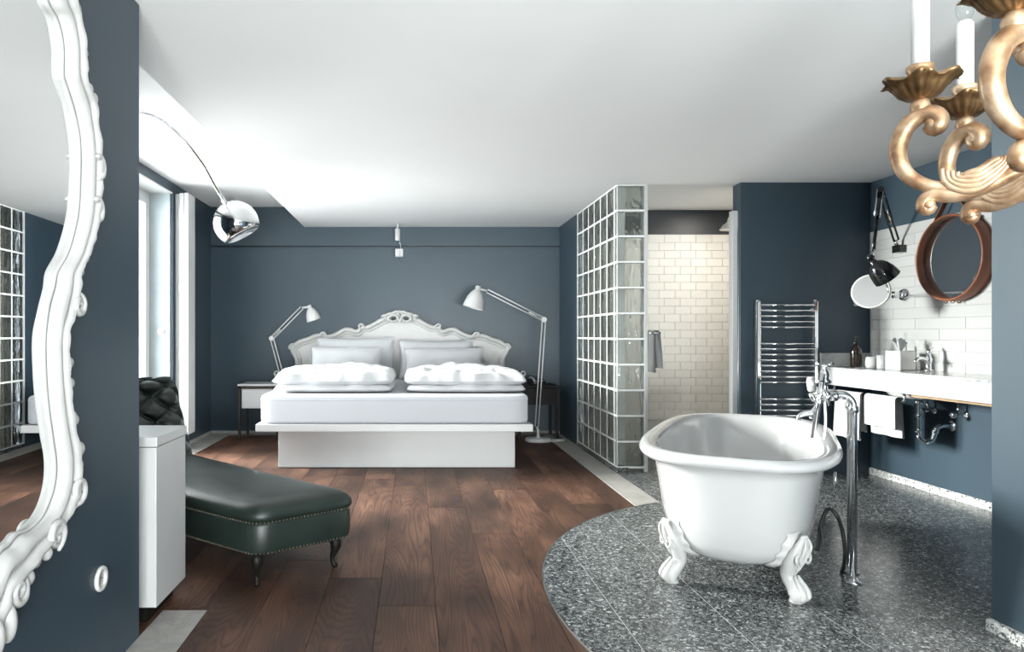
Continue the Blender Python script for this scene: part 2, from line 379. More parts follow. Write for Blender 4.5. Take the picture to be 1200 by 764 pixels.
# terrazzo tiles, clipped to the round edge
def clip_circle(poly, r=CR, seg=180):
    out = []
    circ = [(CX+r*math.cos(2*PI*k/seg), CY+r*math.sin(2*PI*k/seg)) for k in range(seg)]
    pts = list(poly)
    for k in range(seg):
        ax, ay = circ[k]; bx_, by_ = circ[(k+1) % seg]
        def side(p): return (bx_-ax)*(p[1]-ay)-(by_-ay)*(p[0]-ax)
        if all(side(p) >= -1e-9 for p in pts): continue
        new = []
        for q in range(len(pts)):
            p0, p1 = pts[q], pts[(q+1) % len(pts)]; s0, s1 = side(p0), side(p1)
            if s0 >= 0: new.append(p0)
            if (s0 >= 0) != (s1 >= 0):
                t = s0/(s0-s1); new.append((p0[0]+(p1[0]-p0[0])*t, p0[1]+(p1[1]-p0[1])*t))
        pts = new
        if len(pts) < 3: return []
    return pts
tp = 0.404; tx0, ty0 = 1.606, 2.636
bed_mb = MB()
for a in range(-4, 6):
    for b in range(-6, 10):
        x0, x1 = tx0+a*tp, tx0+(a+1)*tp; y0, y1 = ty0+b*tp, ty0+(b+1)*tp
        x1 = min(x1, XR+0.02)
        if x0 >= XR or y0 > YS-0.01 or y1 < 0.9: continue
        if x0 > XP and y1 < YP: continue
        if y1 > YS: y1 = YS
        g = 0.0021
        poly = [(x0+g, y0+g), (x1-g, y0+g), (x1-g, y1-g), (x0+g, y1-g)]
        whole = (x0 >= 1.6 and y0 > 2.6) or (x0 >= 2.4)
        if not whole: poly = clip_circle(poly, CR-0.006)
        if len(poly) < 3: continue
        area_ = abs(sum(poly[k][0]*poly[(k+1)%len(poly)][1]-poly[(k+1)%len(poly)][0]*poly[k][1] for k in range(len(poly))))/2
        if area_ < 2e-4: continue
        cx = sum(p[0] for p in poly)/len(poly); cy = sum(p[1] for p in poly)/len(poly)
        obj('terrazzo_tile', chamfer_prism(MB(), poly, -0.0005, 0.0025, 0.0006), M['terrazzo'], fl, origin=(cx, cy, 0))
circ = [(CX+(CR-0.003)*math.cos(2*PI*k/120), CY+(CR-0.003)*math.sin(2*PI*k/120)) for k in range(120)]
gb = MB().prism(circ, -0.0135, 0.0004); gb.box(1.604, XR+0.02, 2.9, YS+0.01, -0.0134, 0.0003)
obj('grout_bed', gb, M['grout'], fl)
# thin metal edge of the round terrazzo field
tr = MB(); seg = 160; a0, a1 = math.radians(116.5), math.radians(270)
rings = []
for k in range(seg+1):
    a = a0+(a1-a0)*k/seg; c, s = math.cos(a), math.sin(a)
    rings.append([Vector((CX+r*c, CY+r*s, z)) for r, z in ((CR-0.004, -0.012), (CR-0.004, 0.0034), (CR+0.001, 0.0034), (CR+0.001, -0.012))])
tr.rings(rings, False)
struct('trim_1', tr, M['steel'], label='thin steel edge around the round terrazzo floor')
# stone border slabs
def slab(x0, x1, y0, y1): obj('border_slab', MB().cbox(x0, x1, y0, y1, -0.013, 0.002, 0.0015), M['border'], fl)
slab(-2.26, -2.02, 2.9, 5.2); slab(-2.26, -2.02, 5.203, 7.46)
slab(-2.26, -0.2, 7.463, 7.60); slab(-0.197, 1.62, 7.463, 7.60)
slab(bx0, XA, 5.98, 7.46); slab(bx0, XA, 4.36, 5.977)
slab(XN, -0.825, 1.0, 2.72)

# ------------------------------------------------------------------ ceiling
cb = MB().box(-1.22, 3.9, YREAR-0.2, YB+0.2, CZ, CZ+0.4)
cb.box(-2.8, -1.22, YREAR-0.2, YB+0.2, CZ2, CZ+0.4)
struct('ceiling', cb, M['ceil'])

# ------------------------------------------------------------------ walls
WY0, WY1, WZ1, WZ0 = 4.15, 6.39, 2.43, 0.06
wl = MB().box(-2.8, XL, WY1, YB+0.2, -0.1, CZ2+0.1)
wl.box(-2.8, XL, 2.3, WY0, -0.1, CZ2+0.1); wl.box(-2.8, XL, WY0, WY1, WZ1, CZ2+0.1); wl.box(-2.8, XL, WY0, WY1, -0.1, WZ0)
struct('wall_left', wl, M['blue'])
wb = MB().box(-2.8, XA+0.3, YB+0.05, YB+0.25, -0.1, CZ2+0.1)
wb.box(-2.8, XA+0.2, YB, YB+0.05, 2.088, CZ2+0.1).box(-2.8, XA+0.2, YB, YB+0.05, -0.1, 2.064)     # beam and lower wall with a shadow gap between
struct('wall_back', wb, M['blue'])
struct('wall_left_near', MB().box(-2.8, XN, YREAR, YN-0.0, -0.1, CZ2+0.05), M['blue'])
wr = MB().box(XR, XR+0.2, YP-0.3, YS+0.3, -0.1, CZ+0.1)
wall_r = struct('wall_right', wr, M['blue'])
struct('wall_right_near', MB().box(XP, XR+0.2, YREAR, YP, -0.1, CZ+0.1), M['blue'])
struct('wall_radiator', MB().box(2.575, XR, YR, YR+0.13, -0.1, CZ+0.05), M['blue'])
struct('wall_alcove', MB().box(XA, XA+0.12, 6.80, YB, -0.1, CZ+0.05), M['blue'])
ws = MB().box(XA+0.12, XR+0.1, YS, YS+0.2, -0.1, CZ+0.05)
wall_s = struct('wall_shower', ws, M['band'])
# rear wall behind the camera, with an unseen window put in for rear light
rw = MB().box(-2.8, -0.85, YREAR-0.2, YREAR, -0.1, 2.7); rw.box(2.05, 3.9, YREAR-0.2, YREAR, -0.1, 2.7)
rw.box(-0.85, 2.05, YREAR-0.2, YREAR, 2.2, 2.7); rw.box(-0.85, 2.05, YREAR-0.2, YREAR, -0.1, 0.05)
struct('wall_rear', rw, M['blue'])

# windows
def window(name, axis, a0, a1, z0, z1, d0, d1, n):
    """frame in the plane axis=const (between d0 and d1), spanning a0..a1 and z0..z1, with n leaves"""
    def bx(mb, a, b, zz0, zz1, e=0):
        if axis == 'x': mb.box(d0+e, d1-e, a, b, zz0, zz1)
        else: mb.box(a, b, d0+e, d1-e, zz0, zz1)
        return mb
    fr = MB(); t = 0.05
    bx(fr, a0, a0+t, z0, z1); bx(fr, a1-t, a1, z0, z1); bx(fr, a0+t, a1-t, z1-t, z1); bx(fr, a0+t, a1-t, z0, z0+t)
    root = struct(name, fr, M['white'])
    w_ = (a1-a0-2*t)/n
    for k in range(n):
        b0, b1 = a0+t+k*w_, a0+t+(k+1)*w_
        lf = MB(); q = 0.075
        bx(lf, b0+.003, b0+q, z0+t+.003, z1-t-.003, -0.008); bx(lf, b1-q, b1-.003, z0+t+.003, z1-t-.003, -0.008)
        bx(lf, b0+q, b1-q, z0+t+.003, z0+t+q+0.03, -0.008); bx(lf, b0+q, b1-q, z1-t-q, z1-t-.003, -0.008)
        o = obj('casement', lf, M['white'], root)
        pn = MB(); bx(pn, b0+q-.01, b1-q+.01, z0+t+q+.02, z1-t-q+.01, (d1-d0)/2-0.004)
        obj('pane', pn, M['pane'], o)
    return root
window('window_1', 'x', WY0, WY1, WZ0, WZ1, -2.54, -2.47, 3)
window('window_2', 'y', -0.85, 2.05, 0.05, 2.2, -2.5, -2.43, 3)
struct('trim_2', MB().box(-2.47, XL+0.002, WY0, WY1, WZ1-0.012, WZ1), M['white'], label='white lining under the window lintel')
struct('trim_4', MB().box(-2.468, XL-0.02, WY1-0.012, WY1, WZ0+0.02, WZ1-0.012), simple('pale_daylit_reveal_tone', (0.42, 0.48, 0.50), 0.5, nscale=5), label='pale panel on the window reveal, coloured as if daylit')  # added panel; its pale colour stands in for daylight on the jamb
struct('trim_3', MB().box(-2.47, XL+0.05, WY0, WY1, WZ0, WZ0+0.02), M['white'], label='white window sill board')

# baseboards
def base(name, mb): struct(name, mb, M['terrazzo_light'])
base('baseboard_right', MB().cbox(XR-0.014, XR, YP, YR, 0.002, 0.055, 0.002))
base('baseboard_right_near', MB().cbox(XP-0.024, XP, -1.0, YP, 0.002, 0.045, 0.003))
struct('baseboard_back', MB().box(XL, XA, YB-0.012, YB, 0.0, 0.03), M['border'])
struct('baseboard_left', MB().box(XL, XL+0.012, WY1, YB, 0.0, 0.03), M['border'])

# shower tiles on the back wall, 15 x 7.5 cm in running bond
def shared(name, key, build, m, cache={}):
    if key not in cache:
        o = obj(name, build(), m); me = o.data; bpy.data.objects.remove(o); cache[key] = me
    return cache[key]
def piece(name, me, loc, parent):
    o = bpy.data.objects.new(name, me); col.objects.link(o); o.location = loc; o.parent = parent; return o
def wall_tiles(parent, axis, plane, a0, a1, z0, z1, tw, th, gap, m, key, shift=0.5, sign=-1):
    r = 0; z = z1-th
    while z > z0-th+0.01:
        zz0 = max(z, z0); h = z+th-zz0
        s = a0-(tw*shift if r % 2 else 0)
        while s < a1-0.004:
            b0, b1 = max(s, a0), min(s+tw, a1)
            L_ = b1-b0
            if L_ > 0.012 and h > 0.008:
                k = (key, round(L_, 3), round(h, 3))
                def mk(L_=L_, h=h):
                    mb = MB(); c = 0.0016; u, v = L_/2-gap/2, h/2-gap/2
                    pts = [(-u,-v),(u,-v),(u,v),(-u,v)]; pin = [(x_-math.copysign(c, x_), y_-math.copysign(c, y_)) for x_, y_ in pts]
                    lv = [(pts, 0.0), (pts, 0.0045), (pin, 0.006)]
                    mp = (lambda p, d: Vector((p[0], sign*d, p[1]))) if axis == 'y' else (lambda p, d: Vector((sign*d, p[0], p[1])))
                    mb.rings([[mp(p, d) for p in q] for q, d in lv], False); return mb
                me = shared('wall_tile', k, mk, m)
                c_ = ((b0+b1)/2, plane, zz0+h/2) if axis == 'y' else (plane, (b0+b1)/2, zz0+h/2)
                piece('wall_tile', me, c_, parent)
            s += tw
        z -= th; r += 1
obj('grout_layer', MB().box(XA+0.13, XR, YS-0.003, YS+0.01, 0.0, 2.062), M['tilegrout'], wall_s)
wall_tiles(wall_s, 'y', YS-0.002, 1.80, 3.32, 0.28, 2.06, 0.152, 0.0765, 0.0028, M['tile'], 'sh', 1/3)
# plain tiled side and front faces inside the shower
struct('wall_shower_side', MB().box(XR-0.02, XR, YR+0.13, YS-0.008, 0.0, 2.06).box(2.60, XR-0.02, YR+0.13, YR+0.142, 0.0, 2.06), M['tile'])
# the white tiles behind the wash stand, 30 x 7.5 cm
obj('grout_layer', MB().box(XR-0.003, XR+0.01, 3.3, YR, 0.80, 1.905), M['whitegrout'], wall_r)
wall_tiles(wall_r, 'x', XR-0.002, 3.32, YR-0.002, 0.83, 1.903, 0.450, 0.0765, 0.0020, M['wtile'], 'rw', 0.5)

# ------------------------------------------------------------------ glass block screen
gw = struct('wall_glass_block', MB().box(XA, XA+0.10, 5.46, 6.80, 0.0, 0.035), M['terrazzo'], label='dark plinth and white mortar grid of the glass block shower screen')
gy0, gz0 = 5.462, 0.037; bt = 0.085; py_, pz_ = (6.775-gy0-bt)/6, (CZ-0.037)/11; fw = 0.218
mo = MB(); jt = 0.015
GX0, GX1 = XA+0.005, XA+0.005+bt
for r in range(12):
    z = gz0+r*pz_; mo.box(GX0, GX1, gy0+bt, 6.80, z-jt/2, min(CZ, z+jt/2))
    mo.box(GX0, GX0+fw, gy0, gy0+bt, z-jt/2, min(CZ, z+jt/2))
for c in range(7):
    y = gy0+bt+c*py_; mo.box(GX0+0.001, GX1-0.001, y-jt/2, y+jt/2, gz0, CZ)
mo.box(GX0, GX0+0.005, gy0+0.001, gy0+0.006, gz0, CZ)
mo.box(GX0+0.001, GX1-0.001, 6.775, 6.80, gz0, CZ)
obj('mortar_joint', mo, M['mortar'], gw)
obj('edge_profile', MB().cbox(GX0+fw, GX0+fw+0.028, gy0-0.004, gy0+bt+0.004, 0.0, CZ, 0.003), M['white'], gw)
def gblock(sx, sy, sz, face):
    mb = MB(); mb.cbox(-sx/2, sx/2, -sy/2, sy/2, -sz/2, sz/2, 0.009); return mb
side_me = shared('glass_block', 'gs', lambda: gblock(bt-0.004, py_-jt, pz_-jt, 'x'), M['glassblock'])
front_me = shared('glass_block', 'gf', lambda: gblock(fw-jt, bt-0.004, pz_-jt, 'y'), M['glassblock'])
for r in range(11):
    z = gz0+(r+0.5)*pz_
    for c in range(6): piece('glass_block', side_me, ((GX0+GX1)/2, gy0+bt+(c+0.5)*py_, z), gw)
    piece('glass_block', front_me, (GX0+fw/2, gy0+bt/2, z), gw)
# shower door post
st = thing('shower_door_post', 'slim white and chrome upright post at the right edge of the shower opening', 'post', (2.555, 5.43, 0))
obj('profile', MB().cbox(-0.035, 0.005, -0.03, 0.03, 0.003, 2.08, 0.003), M['white'], st)
obj('chrome_strip', MB().cbox(0.005, 0.019, -0.028, 0.02, 0.003, 2.08, 0.002), M['chrome'], st)

# ------------------------------------------------------------------ carved wall mirror on the near left wall
def wall_pt(px, py, X=0.985):                     # a point of the near left wall from a pixel: (along y, height)
    y = X*F/(VX-px); return (y, H-(py-VY)/F*y)
inn = [(59,0),(70,20),(76,40),(78.5,60),(78.5,88),(82,100),(90,124),(95,145),(98,164),(99,196),(97,242),(93,266),(84,296),(71,319),(68,335),(61,361),(56.5,397),(57,436),(60,475),(65,510),(69.5,545),(66,575),(54,604),(37,621),(22,628),(12,640),(0,650)]
out = [(88,0),(92,15),(95,33),(98.5,60),(99,82),(103,101),(111,118),(112,137),(116,165),(118.5,200),(116,242),(110,276),(101.5,299),(93,318),(91,345),(87,368),(77.5,385),(77,415),(79,455),(84,495),(92,528),(92.5,565),(86,593),(67,625),(46,655),(26,680),(2,704)]
yc = 1.44
I = [wall_pt(*p, 0.976) for p in inn]; O = [wall_pt(*p, 0.962) for p in out]
I = [(1.50, 2.165), (1.66, 2.14), (1.80, 2.085)] + I + [(1.55, 0.535), (1.47, 0.51)]
O = [(1.50, 2.262), (1.70, 2.235), (1.89, 2.165)] + O + [(1.58, 0.425), (1.50, 0.40)]
def subdiv(P_, n=4):
    P_ = [Vector(p) for p in P_]; out_ = []
    for i in range(len(P_)-1):
        p0, p1, p2, p3 = P_[max(i-1,0)], P_[i], P_[i+1], P_[min(i+2, len(P_)-1)]
        for k in range(n):
            t = k/n
            out_.append(0.5*((2*p1)+(-p0+p2)*t+(2*p0-5*p1+4*p2-p3)*t*t+(-p0+3*p1-3*p2+p3)*t**3))
    out_.append(P_[-1]); return out_
I = subdiv(I); O = subdiv(O)
mir = lambda L_: L_ + [Vector((2*yc-p.x, p.y)) for p in reversed(L_)]
Iall, Oall = mir(I), mir(O)
root = thing('wall_mirror', 'large mirror in a white carved baroque frame on the near blue wall', 'mirror', (XN, yc, 0.40))
gl = MB(); n = len(Iall); cy_, cz_ = yc, 1.35
gl.add([(XN+0.004, cy_, cz_)]+[(XN+0.004, cy_+(p.x-cy_)*1.002, cz_+(p.y-cz_)*1.002) for p in Iall], [(0, k+1, (k+1) % n+1) for k in range(n)])
obj('mirror_glass', gl, M['mirror'], root, world=True)
# frame cross-section from glass edge to outer edge: (fraction across, height off the wall)
prof = [(-0.14, 0.002), (-0.14, 0.012), (-0.05, 0.014), (0.0, 0.010), (0.02, 0.010), (0.05, 0.024), (0.14, 0.036), (0.30, 0.044), (0.44, 0.041), (0.53, 0.027), (0.60, 0.040), (0.74, 0.054), (0.88, 0.046), (0.97, 0.028), (1.0, 0.002)]
fm = MB(); rings = []
for q, (a, b) in enumerate(zip(Iall, Oall)):
    ring = []
    for t, h in prof:
        p = a.lerp(b, t)
        rip = 0.0
        if t > 0.6: rip = 0.0035*math.sin(p.y*95+p.x*60)*min(1, (t-0.6)*5)*(1 if t < 0.95 else 0.3)
        ring.append(Vector((XN+h+max(-0.01, rip), p.x, p.y)))
    rings.append(ring)
fm.rings(rings, True, closed=False, loop=True)
obj('frame', fm, M['carved'], root, world=True)
# dark joint between glass and frame
jm = MB(); jm.tube([Vector((XN+0.0105, a.lerp(b, 0.01).x, a.lerp(b, 0.01).y)) for a, b in zip(Iall, Oall)], 0.0026, 6, up=(1,0,0))
obj('joint_line', jm, M['greyplastic'], root, world=True)
def scroll(y, z, r, turns, start, dirn, h=0.045, thick=0.013, mirror_too=True):
    for sgn in ((1, -1) if mirror_too else (1,)):
        mb = MB(); pts = []; rs = []
        m = int(14*turns)+4
        for k in range(m+1):
            f = k/m; a = start+dirn*2*PI*turns*f; rr = r*(1-0.78*f)
            yy = y+rr*math.cos(a); pts.append(Vector((XN+h, yy if sgn > 0 else 2*yc-yy, z+rr*math.sin(a)))); rs.append(thick*(1-0.35*f)*(0.35+0.65*min(1, f*6)))
        mb.tube(pts, rs, 8, up=(1,0,0))
        obj('carved_scroll', mb, M['carved'], root, world=True)
def bud(px, py, r, sx=1.0):
    y, z = wall_pt(px, py, 0.965)
    for s in (1, -1):
        obj('carved_bud', MB().sphere((XN+0.032, y if s > 0 else 2*yc-y, z), r, 10, 8, (1.0, 1.0, 1.25*sx)), M['carved'], root, world=True)
for a in [(89,10,.014),(94,34,.012),(98,62,.013),(99.5,80,.012),(104,104,.014),(109,116,.016),(108,132,.013),(113,152,.012),(115,176,.012),(116,215,.013),(113,250,.012),(108,276,.012),(104,290,.013),(99,302,.014),(93,318,.013),(90,332,.016),
          (80.5,425,.012),(78,438,.010),(81.5,449,.012),(84,488,.013),(86,492,.014),(84,512,.012),(92,526,.017),(91,545,.015),(92,568,.014),(87,588,.016),(76,603,.015),(70,616,.014),(62,634,.017),(52,648,.016),(38,657,.016),(29,677,.017),(20,683,.014)]: bud(*a)
y, z = wall_pt(86, 357, 0.965); scroll(y, z, 0.034, 1.3, PI*0.5, -1)
y, z = wall_pt(12, 693, 0.965); scroll(y, z, 0.035, 1.4, PI*0.2, -1)
y, z = wall_pt(86, 575, 0.965); scroll(y, z, 0.04, 1.2, -PI*0.6, 1)
y, z = wall_pt(58, 628, 0.965); scroll(y, z, 0.045, 1.2, -PI*0.4, 1)
y, z = wall_pt(110, 190, 0.965); scroll(y, z, 0.05, 0.6, -PI*0.5, 1)
y, z = wall_pt(108, 240, 0.965); scroll(y, z, 0.05, 0.6, -PI*0.5, 1)
# leaf ribs over the lower carving
# crest along the bottom centre
for k in range(7):
    yy = yc+(k-3)*0.05
    obj('carved_leaf', MB().sphere((XN+0.04, yy, 0.43-0.03*math.cos((k-3)*0.5)), 0.03, 10, 8, (0.8, 0.7, 1.6)), M['carved'], root, world=True)

root.rotation_euler.z = math.radians(1.2); root.location.x = XN+0.0145     # hangs very slightly turned towards the bed

# round wall socket
y, z = wall_pt(117, 678, 1.0); sk = thing('wall_socket', 'round white wall socket low on the near blue wall', 'socket', (XN, y, z))
obj('ring', MB().lathe([(0.0395, 0), (0.040, 0.006), (0.037, 0.011), (0.024, 0.011), (0.022, 0.004), (0.021, 0.0)], 32, (0,0,0), (1,0,0)), M['plastic'], sk)
obj('insert', MB().lathe([(0.0215, 0), (0.0215, 0.003)], 24, (0.0005,0,0), (1,0,0)), M['silver'], sk)
for s in (-1, 1): obj('pin_hole', MB().cyl((0.003, 0.0085*s, 0), (0.0045, 0.0085*s, 0), 0.0028, 10), M['rubber'], sk)

# ------------------------------------------------------------------ white console end by the near wall
cs = thing('console_cabinet', 'white lacquered cabinet end standing behind the near blue wall corner', 'cabinet', (-1.32, 2.75, 0))
obj('body', MB().cbox(-0.33, 0.345, -0.165, 0.165, 0.065, 0.672, 0.003), M['white'], cs)
obj('top_board', MB().cbox(-0.335, 0.35, -0.172, 0.168, 0.675, 0.712, 0.003), M['white'], cs)
obj('plinth', MB().box(-0.31, 0.30, -0.14, 0.14, 0.002, 0.065), M['darkwood'], cs)

# ------------------------------------------------------------------ green leather chaise longue
ang = math.atan2(0.67, -0.74)
ch = thing('chaise_longue', 'dark green leather chaise longue with a buttoned back and brass nailheads', 'chaise longue', (-0.56, 3.13, 0), ang)
def rpoly(pts, rad, n=6):
    out_ = []; m = len(pts)
    for i in range(m):
        p0, p, p1 = Vector(pts[i-1]), Vector(pts[i]), Vector(pts[(i+1) % m]); r = rad[i] if isinstance(rad, list) else rad
        a = p+(p0-p).normalized()*r; b = p+(p1-p).normalized()*r
        for k in range(n+1):
            t = k/n; out_.append(a*(1-t)**2+p*2*t*(1-t)+b*t*t)
    return out_
def resample(P_, n):
    L_ = [0]; m = len(P_)
    for i in range(m): L_.append(L_[-1]+(P_[(i+1) % m]-P_[i]).length)
    out_ = []; j = 0
    for k in range(n):
        d = L_[-1]*k/n
        while L_[j+1] < d: j += 1
        t = (d-L_[j])/max(1e-9, L_[j+1]-L_[j]); out_.append(P_[j].lerp(P_[(j+1) % m], t))
    return out_
plan = resample(rpoly([(-0.135, -0.275), (0.5, -0.275), (1.56, -0.31), (1.56, 0.31), (0.45, 0.275), (-0.045, 0.225)], [0.09, 0.3, 0.05, 0.05, 0.25, 0.07]), 110)
cen = Vector((0.72, 0.0))
def ins(p, d):
    v = p-cen
    return Vector((cen.x+v.x*(1-d/0.8), cen.y+v.y*(1-d/0.3)))
def ring(d, z): return [Vector((*ins(p, d), z)) for p in plan]
obj('seat_base', MB().rings([ring(0.012, 0.140), ring(0.0, 0.146), ring(-0.004, 0.16), ring(-0.006, 0.21), ring(-0.004, 0.265), ring(0.0, 0.281), ring(0.02, 0.284)], True), M['green'], ch)
cu = MB()
lv = [(0.012, 0.278), (-0.004, 0.284), (-0.012, 0.300), (-0.010, 0.322), (0.004, 0.342), (0.035, 0.358), (0.08, 0.367), (0.13, 0.371), (0.18, 0.3725), (0.23, 0.373), (0.27, 0.373)]
rr = []
for d, z in lv:
    rr.append([Vector((v.x, v.y, z+0.004*max(0, 1-d/0.12)*noise.noise(Vector((v.x*7, v.y*7, z*5))))) for v in ring(d, z)])
cu.rings(rr, True); obj('seat_cushion', cu, M['green'], ch)
def nailrow(z, off, n):
    mb = MB(); Q = resample([ins(p, off) for p in plan], n)
    for p in Q:
        if p.x > 1.2: continue
        c = (p-cen); nn = Vector((c.x*0.3, c.y, 0)).normalized()
        mb.sphere((p.x, p.y, z), 0.0040, 6, 4)
    o = obj('nailhead_trim', mb, M['nail'], ch); o['kind'] = 'stuff'
nailrow(0.283, -0.006, 250); nailrow(0.150, -0.002, 250)
# buttoned back
def back_fn(front=True):
    def fn(u, v):
        yy = (u-0.5)*0.62; s = v*0.62
        # profile: rises and rolls backwards at the top
        if s < 0.40: x = 1.40+0.22*(s/0.40)*0.8; z = 0.33+s
        else:
            a = (s-0.40)/0.10; a = min(a, 2.4); x = 1.576+0.085*(1-math.cos(a)); z = 0.73+0.085*math.sin(a)
        edge = min(1, (0.5-abs(u-0.5))/0.10); z -= 0.10*(1-edge)**2*v
        # diamond tufting
        gx, gz = yy/0.11, s/0.075
        a1, a2 = (gx+gz)*0.5, (gx-gz)*0.5
        t = abs(math.sin(PI*a1)*math.sin(PI*a2))
        crease = min(abs(math.sin(PI*a1)), abs(math.sin(PI*a2)))
        p = 0.045*(t**0.55)+0.012*min(1, crease*3)
        return Vector((x-p*(edge**0.5), yy, z+p*0.4*(v if s > 0.35 else 0)))
    return fn
bk = MB(); bk.grid(back_fn(), 56, 60)
obj('buttoned_back', bk, M['green'], ch, recalc=False)
sh = MB()
shp = [(1.41, 0.15), (1.60, 0.15), (1.72, 0.62), (1.745, 0.70), (1.73, 0.78), (1.68, 0.805), (1.62, 0.795), (1.585, 0.75), (1.56, 0.66), (1.42, 0.345)]
rr = []
for k in range(9):
    f = -1+2*k/8; sc_ = 1-0.14*abs(f)**4
    rr.append([Vector((x_, f*0.305, 0.15+(z_-0.15)*sc_)) for x_, z_ in shp])
sh.rings(rr, True); obj('back_shell', sh, M['green'], ch)
fnb = back_fn()
for gi in range(-2, 3):
    for gj in range(1, 9):
        if (gi+gj) % 2 == 0:
            u = gi*0.11/0.62+0.5; v = gj*0.075/0.62
            if 0.06 < u < 0.94 and v < 0.97:
                p = fnb(u, v); obj('button', MB().sphere((p.x-0.008, p.y, p.z+0.003), 0.010, 8, 6), M['green'], ch)
# cabriole legs
def leg(x_, y_, dx, dy):
    mb = MB(); d = Vector((dx, dy, 0)).normalized()
    prof_ = [(0.145, 0.0, 0.024), (0.12, 0.010, 0.028), (0.10, 0.012, 0.026), (0.075, 0.004, 0.018), (0.045, -0.006, 0.012), (0.022, -0.004, 0.011), (0.010, 0.006, 0.015), (0.001, 0.008, 0.013)]
    mb.tube([Vector((x_, y_, z))+d*o for z, o, r in prof_], [r for z, o, r in prof_], 12)
    obj('leg', mb, M['darkwood'], ch)
leg(0.0, 0.19, -1, 0.6); leg(-0.06, -0.20, -1, -0.6); leg(1.48, 0.25, 1, 0.5); leg(1.48, -0.25, 1, -0.5)

# ------------------------------------------------------------------ arc lamp with chrome dome
hc = P(277, 262, 4.75)
al = thing('arc_floor_lamp', 'arc floor lamp with a mirror chrome dome on a thin steel bow', 'lamp', (-1.95, 2.98, 0))
obj('base', MB().cbox(-0.09, 0.09, -0.12, 0.12, 0.003, 0.50, 0.012), M['marble'], al)
b0 = Vector((-1.95, 2.98, 0.48))
ctrl = [b0, b0+Vector((-0.01, 0.0, 0.7)), Vector((-1.90, 3.02, 1.75)), Vector((-1.78, 3.20, 2.16)), P(163, 130, 3.72), P(205, 152, 4.12), P(235, 188, 4.44), P(252, 218, 4.62), P(266, 240, 4.74)]
def crv(pts, n=8): return [Vector(p) for p in subdiv3(pts, n)]
def subdiv3(P_, n):
    P_ = [Vector(p) for p in P_]; o_ = []
    for i in range(len(P_)-1):
        p0, p1, p2, p3 = P_[max(i-1,0)], P_[i], P_[i+1], P_[min(i+2, len(P_)-1)]
        for k in range(n):
            t = k/n; o_.append(0.5*((2*p1)+(-p0+p2)*t+(2*p0-5*p1+4*p2-p3)*t*t+(-p0+3*p1-3*p2+p3)*t**3))
    o_.append(P_[-1]); return o_
obj('bow', MB().tube(crv(ctrl), 0.011, 8), M['chrome'], al, world=True)
axis = Vector((-0.48, -0.05, 0.86)).normalized()
R_ = 0.157
dome = [(0.012, R_*1.0)] + [(R_*math.sin(t), R_*math.cos(t)) for t in [0.12, 0.3, 0.5, 0.7, 0.9, 1.1, 1.3, 1.5, 1.7, 1.9, 2.05, 2.15]] + [(R_*0.80, -R_*0.565), (R_*0.76, -R_*0.56), (R_*0.5, -R_*0.50), (R_*0.2, -R_*0.47)]
obj('dome_shade', MB().lathe(dome, 40, hc, axis), M['chrome'], al, world=True)
q = Vector((0,0,1)).rotation_difference(axis)
for rad, cnt in ((0.035, 7), (0.055, 11), (0.075, 15)):
    for k in range(cnt):
        a = 2*PI*k/cnt; d = q @ Vector((rad*math.cos(a), rad*math.sin(a), math.sqrt(R_*R_-rad*rad)))
        obj('vent_hole', MB().sphere(hc+d, 0.0035, 6, 4), M['rubber'], al, world=True)
obj('neck', MB().cyl(hc+axis*R_*0.97, hc+axis*(R_+0.035), 0.014, 12), M['chrome'], al, world=True)

# ------------------------------------------------------------------ folded shutters by the window
fs = thing('folding_shutter', 'stack of folded cream white window shutters beside the left window', 'shutter', (-2.19, 6.50, 0.16))
def shutter(x0, x1, y0, y1, z1):
    obj('leaf', MB().cbox(x0, x1, y0, y1, 0.0, z1, 0.004), M['white'], fs)
shutter(-0.066, -0.026, -0.045, 0.09, 2.27); shutter(-0.014, 0.026, -0.080, 0.09, 2.27); shutter(0.036, 0.075, -0.10, 0.10, 2.27)
for z in (0.75, 1.38, 2.08): obj('hinge', MB().cyl((0.006, -0.086, z), (0.006, -0.090, z+0.0001), 0.007, 10), M['silver'], fs); 
for z in (0.75, 1.38, 2.08): obj('hinge', MB().cyl((-0.020, -0.066, z-0.04), (-0.020, -0.066, z+0.04), 0.006, 10), M['plastic'], fs)
kn = thing('round_thermostat', 'small round white knob on the window reveal', 'knob', (-2.36, 6.378, 1.13))
obj('dial', MB().lathe([(0.033, 0), (0.033, 0.012), (0.028, 0.018), (0.004, 0.019)], 24, (0,0,0), (0,-1,0)), M['plastic'], kn)
obj('backplate', MB().lathe([(0.037, 0), (0.037, 0.004)], 24, (0,0,0), (0,-1,0)), M['plastic'], kn)

# ------------------------------------------------------------------ bed
BX = -0.155; HY = 7.475
bed = thing('platform_bed', 'white platform bed with a carved scalloped headboard against the back wall', 'bed', (BX, 6.5, 0))
obj('bed_base', MB().cbox(-0.965, 0.99, 5.64-6.5, 7.4-6.5, 0.003, 0.33, 0.003), M['white'], bed)
obj('platform', MB().cbox(-1.10, 1.10, 5.41-6.5, 7.44-6.5, 0.33, 0.388, 0.004), M['white'], bed)
hb = [(467,366),(473,366.5),(479,368.5),(485,371.5),(490,373),(497,377),(505,381),(511,381),(515,383.5),(517,386),(520,386),(524,384.3),(532,383.8),(540,388),(546.7,391.3),(552,392.3),(556,391),(567,391.4),(576,395.3),(585,398),(591.6,402.3),(596.5,406.5),(595.5,413),(592.5,418),(590.7,423),(590.7,430),(590.7,452)]
def hpt(p): return Vector(((p[0]-467)/F*HY, H-(p[1]-VY)/F*HY))
half = [hpt(p) for p in hb]; half = subdiv(half, 3)
outl = [Vector((-p.x, p.y)) for p in reversed(half)] + half[1:]
